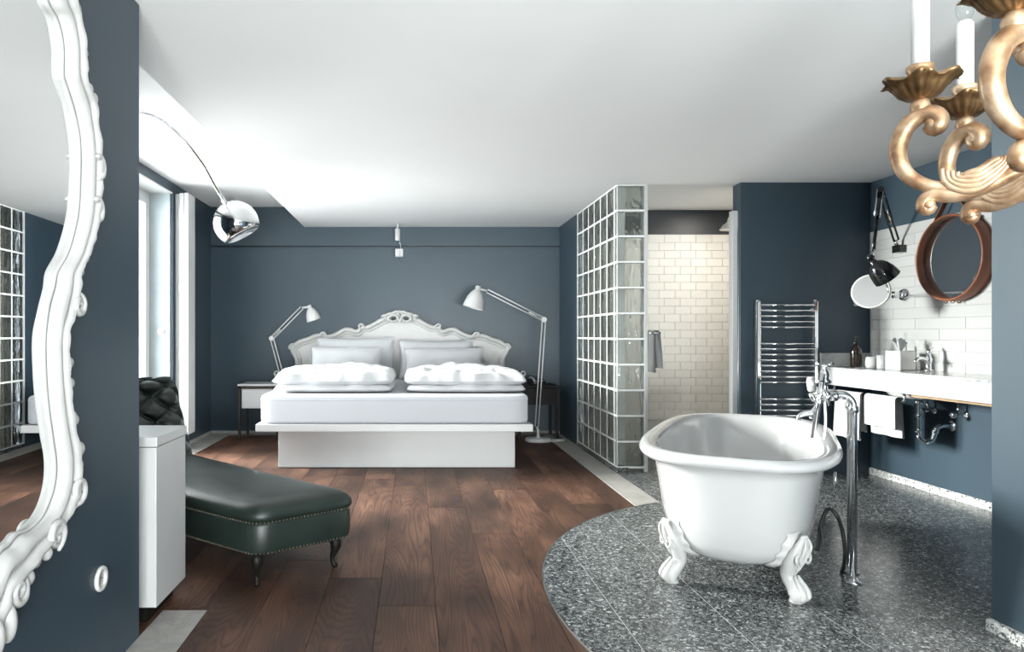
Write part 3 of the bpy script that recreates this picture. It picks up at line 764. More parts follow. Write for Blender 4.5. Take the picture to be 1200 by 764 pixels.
def inset(Pl, d):
    n_ = len(Pl); o_ = []
    for i in range(n_):
        t = Pl[min(i+1, n_-1)]-Pl[max(i-1, 0)]
        t = (Pl[min(i+4, n_-1)]-Pl[max(i-4, 0)]).normalized()
        nrm = Vector((t.y, -t.x)); o_.append(Pl[i]+nrm*d)
    return o_
zb = 0.40
pan = MB(); poly = [(p.x, p.y) for p in inset(outl, 0.03)]; poly = [(poly[0][0], zb)]+poly+[(poly[-1][0], zb)]
pan.prism(poly, 0, 0.03, lambda v: Vector((v.x, HY-6.5+0.105-v.z-0.02, v.y)))
obj('headboard_panel', pan, M['frame_white'], bed)
fr = MB(); lay = [(0.0, 0.10), (-0.004, 0.055), (0.002, 0.030), (0.016, 0.018), (0.034, 0.022), (0.048, 0.034), (0.055, 0.046), (0.064, 0.040), (0.074, 0.048), (0.08, 0.09)]
lines = [(inset(outl, d), y_) for d, y_ in lay]
fr.rings([[Vector((L_[i].x, HY-6.5+y_, L_[i].y)) for L_, y_ in lines] for i in range(len(outl))], True, (False, False), closed=False)
obj('headboard_moulding', fr, M['frame_white'], bed)
fr2 = MB()
l2 = [(0.088, 0.088), (0.093, 0.060), (0.100, 0.056), (0.107, 0.060), (0.111, 0.088)]
lines = [(inset(outl, d), y_) for d, y_ in l2]
fr2.rings([[Vector((L_[i].x, HY-6.5+y_, L_[i].y)) for L_, y_ in lines] for i in range(6, len(outl)-6)], True, (False, False), closed=False)
obj('inner_bead', fr2, M['frame_white'], bed)
# pierced crest
def hy(px, py, dy=0.02): v = hpt((px, py)); return Vector((v.x, HY-6.5+dy, v.y))
def crest_tube(pp, r):
    for s in (1, -1):
        pts = [hy(467+s*(a-467), b) for a, b in pp]
        obj('crest_scroll', MB().tube(crv(pts, 5), [r*(0.55+0.45*math.sin(PI*min(1, 0.15+k/(len(pts)*5-4)*0.8))) for k in range(len(pts)*5-4)], 8, up=(0,1,0)), M['frame_white'], bed)
crest_tube([(467,378),(470,371),(475,369),(480,371.5),(479,375.5),(473.5,376.5),(470,374)], 0.016)
crest_tube([(467,366),(471,365),(476,367),(481,368),(487,371.5)], 0.016)
crest_tube([(487,374),(483,371.5),(485,369),(489,371)], 0.012)
crest_tube([(467,363.5),(469.5,366.5),(467,369)], 0.012)
crest_tube([(508,383),(512,379.8),(515,382),(513,385)], 0.014)
crest_tube([(553,394),(556,390),(560,391),(558,394)], 0.014)
crest_tube([(590,404),(594,403.5),(597,407),(594,410)], 0.015)
for s in (1, -1):     # crest openings: near-black flattened balls, the holes' shade put in as colour
    v = hy(467+s*7.2, 373.2, 0.012); obj('crest_hole_shade', MB().sphere(v, 0.019, 12, 8, (1.5, 0.25, 0.9)), M['band'], bed)
    sc_pts = []; cc = hy(467+s*144.5, 437.5, 0.03)
    pts = [cc+Vector((s*r*math.cos(a), 0, r*math.sin(a))) for a, r in [(-2.6+0.42*k, 0.036*(1-0.045*k)) for k in range(15)]]
    obj('side_scroll', MB().tube(pts, [0.016-0.0005*k for k in range(15)], 8, up=(0,1,0)), M['frame_white'], bed)
v = hy(467.5, 368.3, 0.012); obj('crest_hole_shade', MB().sphere(v, 0.010, 10, 8, (0.7, 0.3, 1.1)), M['band'], bed)

mt = thing('mattress', 'thick mattress in a white fitted sheet on the bed platform', 'mattress', (BX, 6.43, 0.39))
def rbox(mb, hx, hy_, z0, z1, r, n=7, pw_=0):
    plan_ = resample(rpoly([(-hx,-hy_),(hx,-hy_),(hx,hy_),(-hx,hy_)], 0.07), 120)
    rr_ = []
    for k in range(n):
        a = -PI/2+PI/2*k/(n-1); rr_.append((r*(1-math.cos(a)), z0+r+r*math.sin(a)))
    for k in range(n):
        a = PI/2*k/(n-1); rr_.append((r*(1-math.cos(a)), z1-r+r*math.sin(a)))
    rings_ = []
    for d, z in rr_: rings_.append([Vector((p.x*(1-d/hx), p.y*(1-d/hy_), z)) for p in plan_])
    for f in (0.9, 0.7, 0.4, 0.15): rings_.append([Vector((p.x*(1-r/hx)*f, p.y*(1-r/hy_)*f, z1+0.004*(1-f))) for p in plan_])
    return mb.rings(rings_, True)
obj('fitted_sheet', rbox(MB(), 1.075, 1.0, 0.0, 0.228, 0.03), M['sheet'], mt)
for z in (0.190,):
    plan_ = resample(rpoly([(-1.076,-1.001),(1.076,-1.001),(1.076,1.001),(-1.076,1.001)], 0.07), 120)
    obj('seam', MB().tube([Vector((p.x, p.y, z)) for p in plan_]+[Vector((*plan_[0], z))], 0.003, 6), M['sheet'], mt)

# duvets, each folded once
def puff(mb, cx, cy, z0, hx, hy_, th, ex=0.32, seed=0, wr=0.012, nu=56, nv=40, skew=0.0, flat=0.35):
    def prof_(u, v):
        a = max(0, 1-abs(u)**3.2); b = max(0, 1-abs(v)**3.2); return (a*b)**ex
    def top(sgn):
        def fn(s, t):
            u, v = 2*s-1, 2*t-1
            h = prof_(u, v)
            x_, y_ = u*hx*(1-0.03*v*v), v*hy_*(1-0.03*u*u)
            n1 = noise.noise(Vector((x_*5+seed, y_*5, seed*1.7)))*1.4+noise.noise(Vector((x_*13, y_*9+seed, 3+seed)))*0.7
            rid = abs(noise.noise(Vector((x_*3.0+y_*4+seed, y_*2.5-x_*2, seed+5))))
            dz = wr*n1*h - wr*1.2*max(0, 0.16-rid)/0.16*h
            z = th*flat+th*(1-flat)*h+dz if sgn > 0 else th*flat-th*flat*h
            return Vector((cx+x_+skew*v, cy+y_+wr*1.1*noise.noise(Vector((x_*9, z*12, seed)))*(abs(v) > 0.8), z0+z))
        return fn
    mb.grid(top(1), nu, nv); mb.grid(top(-1), nu, nv); return mb
def duvet(x0, x1, seed, label):
    cx = (x0+x1)/2; hx = (x1-x0)/2
    t = thing('folded_duvet', label, 'duvet', (cx, 6.1, 0.618), 0, 'folded duvets on the bed')
    obj('under_layer', puff(MB(), cx+0.005, 6.14, 0.622, hx-0.01, 0.585, 0.085, 0.22, seed+3, 0.012), M['linen'], t, world=True, recalc=False)
    obj('top_layer', puff(MB(), cx, 6.16, 0.665, hx, 0.60, 0.155, 0.30, seed, 0.022), M['linen'], t, world=True, recalc=False)
duvet(-1.175, -0.165, 1.3, 'white folded duvet on the half of the bed nearer the window')
duvet(-0.085, 0.935, 8.9, 'white folded duvet on the half of the bed nearer the floor lamp')
def pillow(cx, cy, cz, wx, hz, th, tilt, seed, label, rz=0):
    t = thing('bed_pillow', label, 'pillow', (cx, cy, cz), rz, 'white pillows on the bed')
    mb = MB()
    def fn(sgn):
        def f(s, q_):
            u, v = 2*s-1, 2*q_-1
            h = (max(0, 1-abs(u)**2.6)*max(0, 1-abs(v)**2.4))**0.5
            kx = 1-0.06*(1-v*v); kz = 1-0.07*(1-u*u)
            x_ = u*wx/2*(0.94+0.06*abs(v)**2); z_ = v*hz/2*(0.93+0.07*abs(u)**2)
            y_ = -sgn*(th/2*h+0.012*h*noise.noise(Vector((x_*6+seed, z_*6, seed))))
            return Vector((x_, y_, z_))
        return f
    mb.grid(fn(1), 40, 28); mb.grid(fn(-1), 40, 28)
    rot = Matrix.Rotation(-tilt, 4, 'X')
    mb.move(lambda v: rot @ v + Vector((0, 0, hz/2*math.cos(tilt))))
    obj('pillowcase', mb, M['linen'], t, recalc=False)
    fl_ = MB(); 
    pts = [rot @ Vector((sx*wx/2*0.995, 0, sz*hz/2*0.99)) + Vector((0,0,hz/2*math.cos(tilt))) for sx, sz in ((-1,-1),(1,-1),(1,1),(-1,1),(-1,-1))]
    obj('seam', fl_.tube(pts, 0.004, 6), M['linen'], t)
pillow(-0.625, 7.30, 0.625, 0.84, 0.46, 0.15, 0.28, 2.1, 'tall white pillow propped behind on the bed half nearer the window')
pillow(-0.70, 7.08, 0.625, 0.76, 0.42, 0.17, 0.60, 4.7, 'lower white pillow in front on the bed half nearer the window')
pillow(0.24, 7.30, 0.625, 0.80, 0.43, 0.15, 0.28, 7.7, 'tall white pillow propped behind on the bed half nearer the floor lamp')
pillow(0.32, 7.08, 0.625, 0.84, 0.40, 0.17, 0.60, 9.2, 'lower white pillow in front on the bed half nearer the floor lamp')

# ------------------------------------------------------------------ nightstands
ns = thing('nightstand', 'white topped nightstand with dark metal legs left of the bed', 'nightstand', (-1.62, 7.30, 0))
obj('top_board', MB().cbox(-0.215, 0.215, -0.20, 0.20, 0.565, 0.583, 0.002), M['white'], ns)
obj('rail_frame', MB().box(-0.21, 0.21, -0.195, -0.17, 0.535, 0.565).box(-0.21, -0.185, -0.17, 0.17, 0.535, 0.565).box(0.185, 0.21, -0.17, 0.17, 0.535, 0.565), M['dark'], ns)
dr = obj('drawer', MB().cbox(-0.175, 0.175, -0.18, 0.15, 0.33, 0.533, 0.003), M['white'], ns)
for sx in (-1, 1):
    for sy in (-1, 1): obj('leg', MB().box(sx*0.198-0.012, sx*0.198+0.012, sy*0.183-0.012, sy*0.183+0.012, 0.003, 0.565), M['dark'], ns)
n2 = thing('nightstand', 'black wooden nightstand in the dark corner right of the bed', 'nightstand', (1.31, 7.36, 0))
obj('top_board', MB().cbox(-0.22, 0.22, -0.19, 0.19, 0.54, 0.56, 0.002), M['darkwood'], n2)
d2 = obj('drawer', MB().cbox(-0.19, 0.19, -0.175, 0.17, 0.36, 0.535, 0.003), M['darkwood'], n2)
obj('knob', MB().sphere((0, -0.182, 0.45), 0.012, 10, 8), M['dark'], d2)
for sx in (-1, 1):
    for sy in (-1, 1): obj('leg', MB().box(sx*0.198-0.015, sx*0.198+0.015, sy*0.17-0.015, sy*0.17+0.015, 0.003, 0.54), M['darkwood'], n2)
tl = thing('telephone', 'grey and black desk telephone on the black nightstand', 'telephone', (1.32, 7.30, 0.562), 0.2)
obj('body', MB().prism([(-0.07, 0.0), (0.07, 0.0), (0.07, 0.06), (0.05, 0.062), (-0.07, 0.015)], -0.08, 0.08, lambda v: Vector((v.z, v.x, v.y))), M['rubber'], tl)
obj('handset', MB().tube([(-0.055, -0.085, 0.035), (-0.055, -0.03, 0.066), (-0.055, 0.03, 0.078), (-0.055, 0.08, 0.07)], [0.018, 0.013, 0.013, 0.018], 8), M['greyplastic'], tl)
obj('keypad', MB().box(-0.015, 0.06, -0.045, 0.03, 0.040, 0.046), M['greyplastic'], tl)

# ------------------------------------------------------------------ white task lamps beside the bed
def task_lamp(name, label, d, base_px, lower, elbow, head_joint, shade_axis, shade_c, r_shade, floor=True):
    """points are photo pixels at depth d; the lamp works in a plane parallel to the wall"""
    e = P(*elbow, d); j = P(*head_joint, d); b = P(*lower, d); bc = P(*base_px, d)
    t = thing(name, label, 'lamp', (bc.x, d, bc.z))
    def bars(a, c, off, nm_):
        dirn = (c-a).normalized(); nrm = Vector((dirn.z, 0, -dirn.x))
        for s in (-1, 1):
            obj(nm_, MB().tube([a+nrm*off*s, c+nrm*off*s], 0.0065, 8), M['white'], t, world=True)
    bars(b, e, 0.017, 'lower_arm'); bars(e, j, 0.017, 'upper_arm')
    obj('elbow_joint', MB().cyl(e+Vector((0,-0.018,0)), e+Vector((0,0.018,0)), 0.027, 16), M['white'], t, world=True)
    dirn = (j-e).normalized()
    obj('spring', MB().tube([e+dirn*0.03, e+dirn*0.03+(j-e)*0.22], 0.007, 8), M['silver'], t, world=True)
    sc0 = P(*shade_c, d); ax = Vector((shade_axis[0], shade_axis[2], shade_axis[1])).normalized()   # axis from mouth up to neck
    r = r_shade
    obj('head_joint', MB().tube([j, sc0+ax*r*1.15], 0.012, 8), M['white'], t, world=True)
    pr = [(r*1.0, -r*0.75), (r*0.985, -r*0.55), (r*0.93, -r*0.2), (r*0.80, r*0.25), (r*0.60, r*0.65), (r*0.40, r*0.92), (r*0.27, r*1.0), (r*0.27, r*1.35), (r*0.20, r*1.42), (r*0.02, r*1.42)]
    obj('lamp_shade', MB().lathe(pr+[(r*0.02, r*0.85), (r*0.5, r*0.6), (r*0.9, -r*0.2), (r*0.985, -r*0.75)], 28, sc0, ax, cap=(False, False)), M['white'], t, world=True)
    obj('bulb', MB().sphere(sc0-ax*r*0.1, r*0.42, 14, 10), M['frost'], t, world=True)
    if floor:
        obj('base', MB().lathe([(0.128, 0.003), (0.132, 0.006), (0.132, 0.028), (0.125, 0.036), (0.03, 0.040), (0.016, 0.06), (0.013, 0.13)], 36, (bc.x, d, 0)), M['white'], t, world=True)
        obj('stem', MB().tube([Vector((bc.x, d, 0.11)), b], 0.011, 10), M['white'], t, world=True)
    else:
        obj('base', MB().lathe([(0.085, 0.003), (0.088, 0.006), (0.088, 0.024), (0.03, 0.034), (0.014, 0.05)], 30, (bc.x, d, bc.z)), M['white'], t, world=True)
        obj('stem', MB().tube([Vector((bc.x, d, bc.z+0.04)), b], 0.010, 10), M['white'], t, world=True)
    return t
task_lamp('floor_lamp', 'tall white jointed floor lamp at the right side of the bed', 7.02, (630.5, 517.5), (629, 500), (637.5, 374.5), (571, 341), (0.25, 0.97, 0), (556.5, 352), 0.108)
base_d = 7.28
lamp_b = P(333, 449, base_d)
task_lamp('table_lamp', 'small white jointed lamp on the white topped nightstand', base_d, (333, (H-0.583)*F/base_d+VY), (331, 443), (318.5, 396.5), (354, 360.5), (-0.30, 0.95, -0.1), (366, 369), 0.078, floor=False)
# loose white cable by the floor lamp
tag(obj('lamp_cable', MB().tube(crv([(1.40, 6.98, 0.006), (1.47, 7.0, 0.008), (1.55, 7.06, 0.006), (1.56, 7.12, 0.006), (1.50, 7.12, 0.006), (1.44, 7.10, 0.006), (1.50, 7.05, 0.012), (1.58, 7.15, 0.006), (1.59, 7.4, 0.006)], 8), 0.005, 8), M['plastic']), 'loose white cable coiled on the floor by the floor lamp base', 'cable')

# ceiling spot near the back wall
sp = thing('ceiling_spot', 'small white cylindrical ceiling spotlight over the headboard with a hanging cube', 'lamp', (P(466, 262, 7.38).x, 7.38, CZ))
z_ = lambda py: (H-(py-VY)/F*7.38)-CZ
obj('stem', MB().cyl((0, 0, z_(268)), (0, 0, 0), 0.011, 12), M['white'], sp)
obj('canister', MB().lathe([(0.027, z_(282)), (0.029, z_(281.5)), (0.029, z_(268.5)), (0.026, z_(268))], 20), M['white'], sp)
obj('wire', MB().tube([(0.022, 0, z_(282)), (0.024, 0, z_(285)), (0.034, 0, z_(288)), (0.034, 0, z_(293))], 0.004, 6), M['silver'], sp)
cb_ = obj('cube', MB().cbox(-0.025, 0.058, -0.04, 0.04, z_(301), z_(292), 0.003), M['white'], sp)
obj('seam', MB().box(0.020, 0.025, -0.0415, -0.038, z_(301), z_(294)), M['greyplastic'], cb_)

# ------------------------------------------------------------------ claw-foot bathtub
TC = Vector((1.666, 3.487, 0)); TR = -math.atan2(0.475, 0.88)
tub = thing('bathtub', 'freestanding white roll-top bathtub on four claw feet', 'bathtub', TC, TR)
def sell(a, b, z, n, m=96, y0=0.0):
    r_ = []
    for k in range(m):
        t = 2*PI*k/m; c, s = math.cos(t), math.sin(t)
        r_.append(Vector((a*math.copysign(abs(c)**(2/n), c), y0+b*math.copysign(abs(s)**(2/n), s), z)))
    return r_
shell = [(0.02, 0.04, 0.114, 2.2), (0.18, 0.54, 0.115, 2.4), (0.250, 0.66, 0.127, 2.6), (0.292, 0.712, 0.158, 2.8), (0.316, 0.742, 0.210, 2.9), (0.335, 0.765, 0.30, 3.0), (0.350, 0.787, 0.42, 3.1), (0.362, 0.807, 0.51, 3.2), (0.370, 0.818, 0.552, 3.2),
         (0.392, 0.840, 0.552, 3.3), (0.412, 0.862, 0.556, 3.3), (0.426, 0.876, 0.568, 3.3), (0.430, 0.880, 0.582, 3.3), (0.424, 0.874, 0.596, 3.3), (0.408, 0.858, 0.605, 3.3), (0.385, 0.835, 0.606, 3.3), (0.362, 0.812, 0.598, 3.2), (0.348, 0.797, 0.580, 3.2),
         (0.338, 0.780, 0.50, 3.1), (0.318, 0.735, 0.38, 3.0), (0.285, 0.675, 0.28, 2.8), (0.22, 0.57, 0.215, 2.5), (0.12, 0.40, 0.195, 2.3), (0.02, 0.04, 0.190, 2.2)]
obj('tub_shell', MB().rings([sell(a, b, z, n) for a, b, z, n in shell], True), M['enamel'], tub)
obj('drain', MB().lathe([(0.028, 0.192), (0.030, 0.198), (0.012, 0.200)], 20, (0.0, 0.45, 0)), M['chrome'], tub)
obj('overflow_ring', MB().tube([(0.395, -0.33+0.022*math.cos(2*PI*k/16), 0.46+0.03*math.sin(2*PI*k/16)) for k in range(17)], 0.006, 8), M['chrome'], tub)
def claw(sx, sy):
    d = Vector((sx*0.86, sy*0.50, 0)).normalized(); sd = Vector((-d.y, d.x, 0)); o = Vector((sx*0.214, sy*0.640, 0))
    def pt(out_, z, s_=0.0): return o + d*out_ + sd*s_ + Vector((0, 0, z))
    # one flowing blade: wide leaf against the tub, knee, ankle, scrolled paw
    st_ = [(0.062, 0.285, 0.018, 0.010), (0.062, 0.265, 0.034, 0.014), (0.052, 0.235, 0.050, 0.020), (0.036, 0.200, 0.058, 0.026), (0.018, 0.168, 0.054, 0.030), (0.004, 0.140, 0.042, 0.031), (-0.004, 0.112, 0.033, 0.029),
           (0.004, 0.088, 0.030, 0.028), (0.020, 0.068, 0.032, 0.031), (0.034, 0.048, 0.036, 0.034), (0.038, 0.030, 0.035, 0.031), (0.030, 0.014, 0.030, 0.024)]
    cen_ = crv([pt(a_, z) for a_, z, _, _ in st_], 3)
    ww = [v.x for v in crv([(w_, t_, 0) for _, _, w_, t_ in st_], 3)]; tt = [v.y for v in crv([(w_, t_, 0) for _, _, w_, t_ in st_], 3)]
    rg = []
    for i, c_ in enumerate(cen_):
        tg = (cen_[min(i+1, len(cen_)-1)]-cen_[max(i-1, 0)]).normalized(); nn_ = sd.cross(tg).normalized()
        if nn_.dot(d) < 0: nn_ = -nn_
        row = []
        for k in range(24):
            a_ = 2*PI*k/24; fl_ = 1+0.10*math.cos(5*a_)*(1 if i > 24 else 0.6)
            row.append(c_ + sd*ww[i]*math.cos(a_) + nn_*tt[i]*math.sin(a_)*fl_)
        rg.append(row)
    ft = obj('claw_foot', MB().rings(rg, True), M['castwhite'], tub)
    lv_ = [q_ for q_ in shell[1:8]]
    def tubpt(t_, z):
        for i_ in range(len(lv_)-1):
            if lv_[i_][2] <= z <= lv_[i_+1][2]: break
        f_ = max(0, min(1, (z-lv_[i_][2])/(lv_[i_+1][2]-lv_[i_][2]))); a_, b_, _, n_ = [lv_[i_][j]*(1-f_)+lv_[i_+1][j]*f_ for j in range(4)]
        c_, s__ = math.cos(t_), math.sin(t_)
        return Vector((sx*a_*abs(c_)**(2/n_), sy*b_*abs(s__)**(2/n_), z))
    def plate(off):
        def fn(u, v):
            z = 0.122+0.168*v; hw = (0.30-0.17*v)*(1-0.12*math.cos(v*22)); t_ = math.radians(54)+(u-0.5)*2*hw*0.85
            p_ = tubpt(t_, z); out_ = Vector((p_.x*1.6, p_.y*0.5, -0.12*(1-v))).normalized()
            e_ = (1-abs(2*u-1)**3)*(1-v**6)
            return p_+out_*(off*e_+0.003+0.004*abs(math.sin((u-0.5)*14+v*3))*e_*(off > 0.005))
        return fn
    pl_ = MB(); pl_.grid(plate(0.024), 22, 18); pl_.grid(plate(0.0), 22, 18)
    obj('leaf_plate', pl_, M['castwhite'], ft, recalc=False)
    for q in (-1, 1):
        base_ = pt(0.050, 0.185, q*0.030)
        obj('volute', MB().tube([base_+sd*(q*r*math.cos(a_))+Vector((0, 0, r*math.sin(a_)))+d*(0.008+0.0004*k) for k, (a_, r) in enumerate([(1.8-0.5*k, 0.027*(1-0.052*k)) for k in range(16)])], [0.007-0.00025*k for k in range(16)], 8, up=tuple(d)), M['castwhite'], ft)
        obj('leaf_rib', MB().tube(crv([pt(0.074, 0.275, q*0.008), pt(0.078, 0.240, q*0.022), pt(0.066, 0.205, q*0.020), pt(0.050, 0.165, q*0.012), pt(0.034, 0.130, q*0.008)], 4), [0.003+0.005*math.sin(PI*k/16) for k in range(17)], 8, up=tuple(d)), M['castwhite'], ft)
        obj('paw_scroll', MB().tube(crv([pt(0.030, 0.112, q*0.012), pt(0.046, 0.086, q*0.016), pt(0.064, 0.060, q*0.017), pt(0.072, 0.036, q*0.016), pt(0.058, 0.018, q*0.014)], 4), [0.004+0.008*math.sin(PI*(k/16)*0.85) for k in range(17)], 8, up=tuple(d)), M['castwhite'], ft)
    obj('foot_pad', MB().lathe([(0.026, 0.0035), (0.028, 0.006), (0.024, 0.018)], 18, o+d*0.030), M['castwhite'], ft)
for sx in (-1, 1):
    for sy in (-1, 1): claw(sx, sy)

# floor-standing bath mixer (in the tub's directions)
mx_ = thing('bath_mixer', 'chrome floor-standing bath mixer with white handset at the tub rim', 'tap', TC, TR)
def pipe(x_, y_):
    p = obj('standpipe', MB().tube([(x_, y_, 0.006), (x_, y_, 0.79)]+[(x_-0.035*(1-math.cos(a)), y_, 0.79+0.035*math.sin(a)) for a in (0.4, 0.8, 1.2, 1.57)]+[(0.385, y_, 0.825)], 0.0145, 14), M['chrome'], mx_)
    obj('floor_flange', MB().lathe([(0.036, 0.003), (0.036, 0.008), (0.022, 0.014), (0.017, 0.022)], 24, (x_, y_, 0)), M['chrome'], p)
    obj('pipe_nut', MB().lathe([(0.019, 0), (0.021, 0.004), (0.021, 0.026), (0.019, 0.03)], 8, (x_, y_, 0.755)), M['chrome'], p)
    obj('pipe_nut', MB().lathe([(0.019, 0), (0.022, 0.004), (0.022, 0.03), (0.019, 0.034)], 8, (0.41, y_, 0.825), (-1, 0, 0)), M['chrome'], p)
pipe(0.467, -0.28); pipe(0.467, -0.13)
bd = obj('mixer_body', MB().lathe([(0.010, 0), (0.022, 0.004), (0.026, 0.02), (0.022, 0.04), (0.020, 0.07), (0.026, 0.09), (0.026, 0.115), (0.020, 0.13), (0.020, 0.16), (0.026, 0.18), (0.022, 0.20), (0.010, 0.204)], 20, (0.36, -0.307, 0.825), (0, 1, 0)), M['chrome'], mx_)
for yy, tilt in ((-0.307, -1), (-0.103, 1)):
    a = Vector((0.36, yy, 0.825)); b = a+Vector((0, 0.05*tilt, 0.0))
    obj('valve_stem', MB().cyl(a, b, 0.010, 12), M['chrome'], mx_)
    hd = obj('cross_handle', MB().cyl(b+Vector((-0.036, 0, -0.012)), b+Vector((0.036, 0, 0.012)), 0.006, 10).cyl(b+Vector((0.012, 0, -0.036)), b+Vector((-0.012, 0, 0.036)), 0.006, 10), M['chrome'], mx_)
obj('spout', MB().tube(crv([(0.345, -0.205, 0.805), (0.330, -0.205, 0.765), (0.312, -0.205, 0.742), (0.285, -0.205, 0.735), (0.262, -0.205, 0.722), (0.255, -0.205, 0.700)], 5), [0.0125-0.0001*k for k in range(26)], 12), M['chrome'], mx_)
rs_ = obj('riser', MB().lathe([(0.022, 0.83), (0.016, 0.845), (0.013, 0.86), (0.013, 0.872), (0.030, 0.880), (0.032, 0.888), (0.020, 0.898), (0.024, 0.918), (0.016, 0.935), (0.010, 0.945), (0.012, 0.958), (0.006, 0.965)], 20, (0.36, -0.205, 0)), M['chrome'], mx_)
for k in range(4):
    a = PI/4+k*PI/2; p0 = Vector((0.36, -0.205, 0.955)); d_ = Vector((math.cos(a), math.sin(a), 0.28))
    obj('handle_arm', MB().tube([p0, p0+d_*0.026, p0+d_*0.046], [0.004, 0.0045, 0.007], 8), M['chrome'], rs_)
obj('cradle', MB().tube([(0.36, -0.205, 0.888), (0.36, -0.26, 0.888), (0.325, -0.30, 0.89)], 0.006, 8).tube([(0.36, -0.205, 0.888), (0.36, -0.15, 0.888)], 0.006, 8), M['chrome'], mx_)
hs = obj('handset', MB().tube([(0.352, -0.262, 0.925), (0.338, -0.268, 0.80), (0.312, -0.275, 0.63)], [0.012, 0.0115, 0.010], 12), M['chrome'], mx_)
obj('handset_grip', MB().lathe([(0.014, 0), (0.019, 0.01), (0.020, 0.05), (0.015, 0.066), (0.010, 0.07)], 16, (0.312, -0.205, 0.835), (-0.1, 0, 1)), M['ceramic'], mx_)
obj('grip_holder', MB().tube([(0.36, -0.205, 0.80), (0.318, -0.205, 0.80), (0.306, -0.205, 0.83)], [0.011, 0.013, 0.014], 12), M['chrome'], mx_)
obj('shower_hose', MB().tube(crv([(0.362, -0.16, 0.81), (0.366, -0.155, 0.76), (0.368, -0.155, 0.70), (0.366, -0.157, 0.65), (0.360, -0.16, 0.612)], 12), [0.0060+0.001*(k % 2) for k in range(49)], 10), M['silver'], mx_)
# black hose beneath the tub
tag(obj('drain_hose', MB().tube(crv([P(958, 645, 3.2), P(962, 615, 3.18), P(970, 597, 3.16), P(980, 603, 3.13), P(987, 622, 3.13), P(990, 645, 3.11), P(989, 662, 3.12), P(986, 671, 3.145)], 8), 0.0085, 10).tube(crv([P(961, 612, 3.18), P(964, 630, 3.16), P(966, 645, 3.15)], 6), 0.005, 8), M['rubber']), 'thin black hose curving from the bathtub to the floor pipes', 'hose')

# ------------------------------------------------------------------ towel radiator
RX0, RX1, RYY = 2.655, 3.135, YR-0.075
rd = thing('towel_radiator', 'chrome ladder towel radiator on the dark blue wall behind the bathtub', 'radiator', ((RX0+RX1)/2, YR, 0.30))
zt = lambda py: H-(py-VY)/F*RYY
for x_ in (RX0+0.018, RX1-0.018):
    po = obj('upright', MB().cbox(x_-0.018, x_+0.018, RYY-0.018, RYY+0.018, 0.30, 1.36, 0.008), M['chrome'], rd, world=True)
    obj('end_cap', MB().lathe([(0.014, 0), (0.012, 0.008), (0.004, 0.012)], 14, (x_, RYY, 1.36)), M['chrome'], po, world=True)
    for z in (1.29, 0.45): obj('wall_bracket', MB().cyl((x_+(0.02 if x_ < 2.8 else -0.02), RYY, z), (x_+(0.02 if x_ < 2.8 else -0.02), YR-0.001, z), 0.012, 14), M['chrome'], po, world=True)
for py in [357.5, 364, 370.5, 377, 383.5, 402.8, 409, 415.5, 422, 428.5, 435, 441.5, 448, 467.5, 474, 480.5, 487, 493.5]:
    z = zt(py); obj('rung', MB().cyl((RX0+0.03, RYY-0.012, z), (RX1-0.03, RYY-0.012, z), 0.0085, 12), M['chrome'], rd, world=True)
obj('valve', MB().cyl((RX0+0.018, RYY, 0.24), (RX0+0.018, RYY, 0.30), 0.016, 14).cyl((RX0+0.018, RYY, 0.25), (RX0+0.018, YR-0.001, 0.25), 0.010, 12), M['chrome'], rd, world=True)
# socket plate on the dark wall
so = thing('wall_switch', 'white square switch plate behind the shaving mirror', 'switch', (3.53, YR, 1.38))
obj('plate', MB().cbox(-0.065, 0.065, -0.011, 0, -0.055, 0.085, 0.003), M['plastic'], so)
obj('rocker', MB().cbox(-0.03, 0.03, -0.016, -0.010, -0.03, 0.03, 0.002), M['plastic'], so)

# ------------------------------------------------------------------ wash stand
VXF = 3.20; VT = 0.85; VY0 = 3.0
va = thing('washstand_counter', 'long white wash counter with a marble top along the tiled wall', 'counter', (3.4, 4.2, 0.69))
obj('marble_top', MB().cbox(VXF-0.004, XR-0.0135, VY0, YR-0.002, VT-0.022, VT, 0.003), M['marble'], va, world=True)
obj('front_panel', MB().box(VXF, VXF+0.02, VY0, YR-0.002, 0.715, VT-0.022), M['white'], va, world=True)
obj('underside', MB().box(VXF+0.02, XR-0.0135, VY0, YR-0.002, 0.715, 0.735), M['white'], va, world=True)
obj('batten', MB().box(3.28, 3.31, VY0, 4.55, 0.69, 0.7145), M['batten'], va, world=True)
obj('upstand', MB().cbox(VXF-0.004, XR-0.0135, YR-0.022, YR-0.002, VT+0.001, 0.955, 0.002), M['marble'], va, world=True)
bs = MB(); bs.rings([[Vector((3.40+a*math.cos(2*PI*k/32), 4.62+b*math.sin(2*PI*k/32), z)) for k in range(32)] for a, b, z in ((0.15, 0.22, 0.714), (0.148, 0.218, 0.705), (0.13, 0.19, 0.68), (0.08, 0.10, 0.665), (0.02, 0.02, 0.663))], True)
obj('basin_bowl', bs, M['ceramic'], va, world=True)
# basin tap
tb = thing('basin_tap', 'small chrome basin tap on the marble counter', 'tap', (3.49, 4.63, VT+0.001))
obj('body', MB().lathe([(0.026, 0), (0.027, 0.006), (0.018, 0.016), (0.017, 0.05), (0.022, 0.06), (0.022, 0.085), (0.015, 0.10), (0.015, 0.115)], 18), M['chrome'], tb)
obj('spout', MB().tube(crv([(0, 0, 0.06), (-0.04, -0.01, 0.085), (-0.085, -0.02, 0.085), (-0.11, -0.025, 0.062)], 5), 0.012, 12), M['chrome'], tb)
obj('lever', MB().tube([(0, 0, 0.118), (0.012, 0.004, 0.14), (0.045, 0.015, 0.158)], [0.016, 0.013, 0.008], 10), M['chrome'], tb)
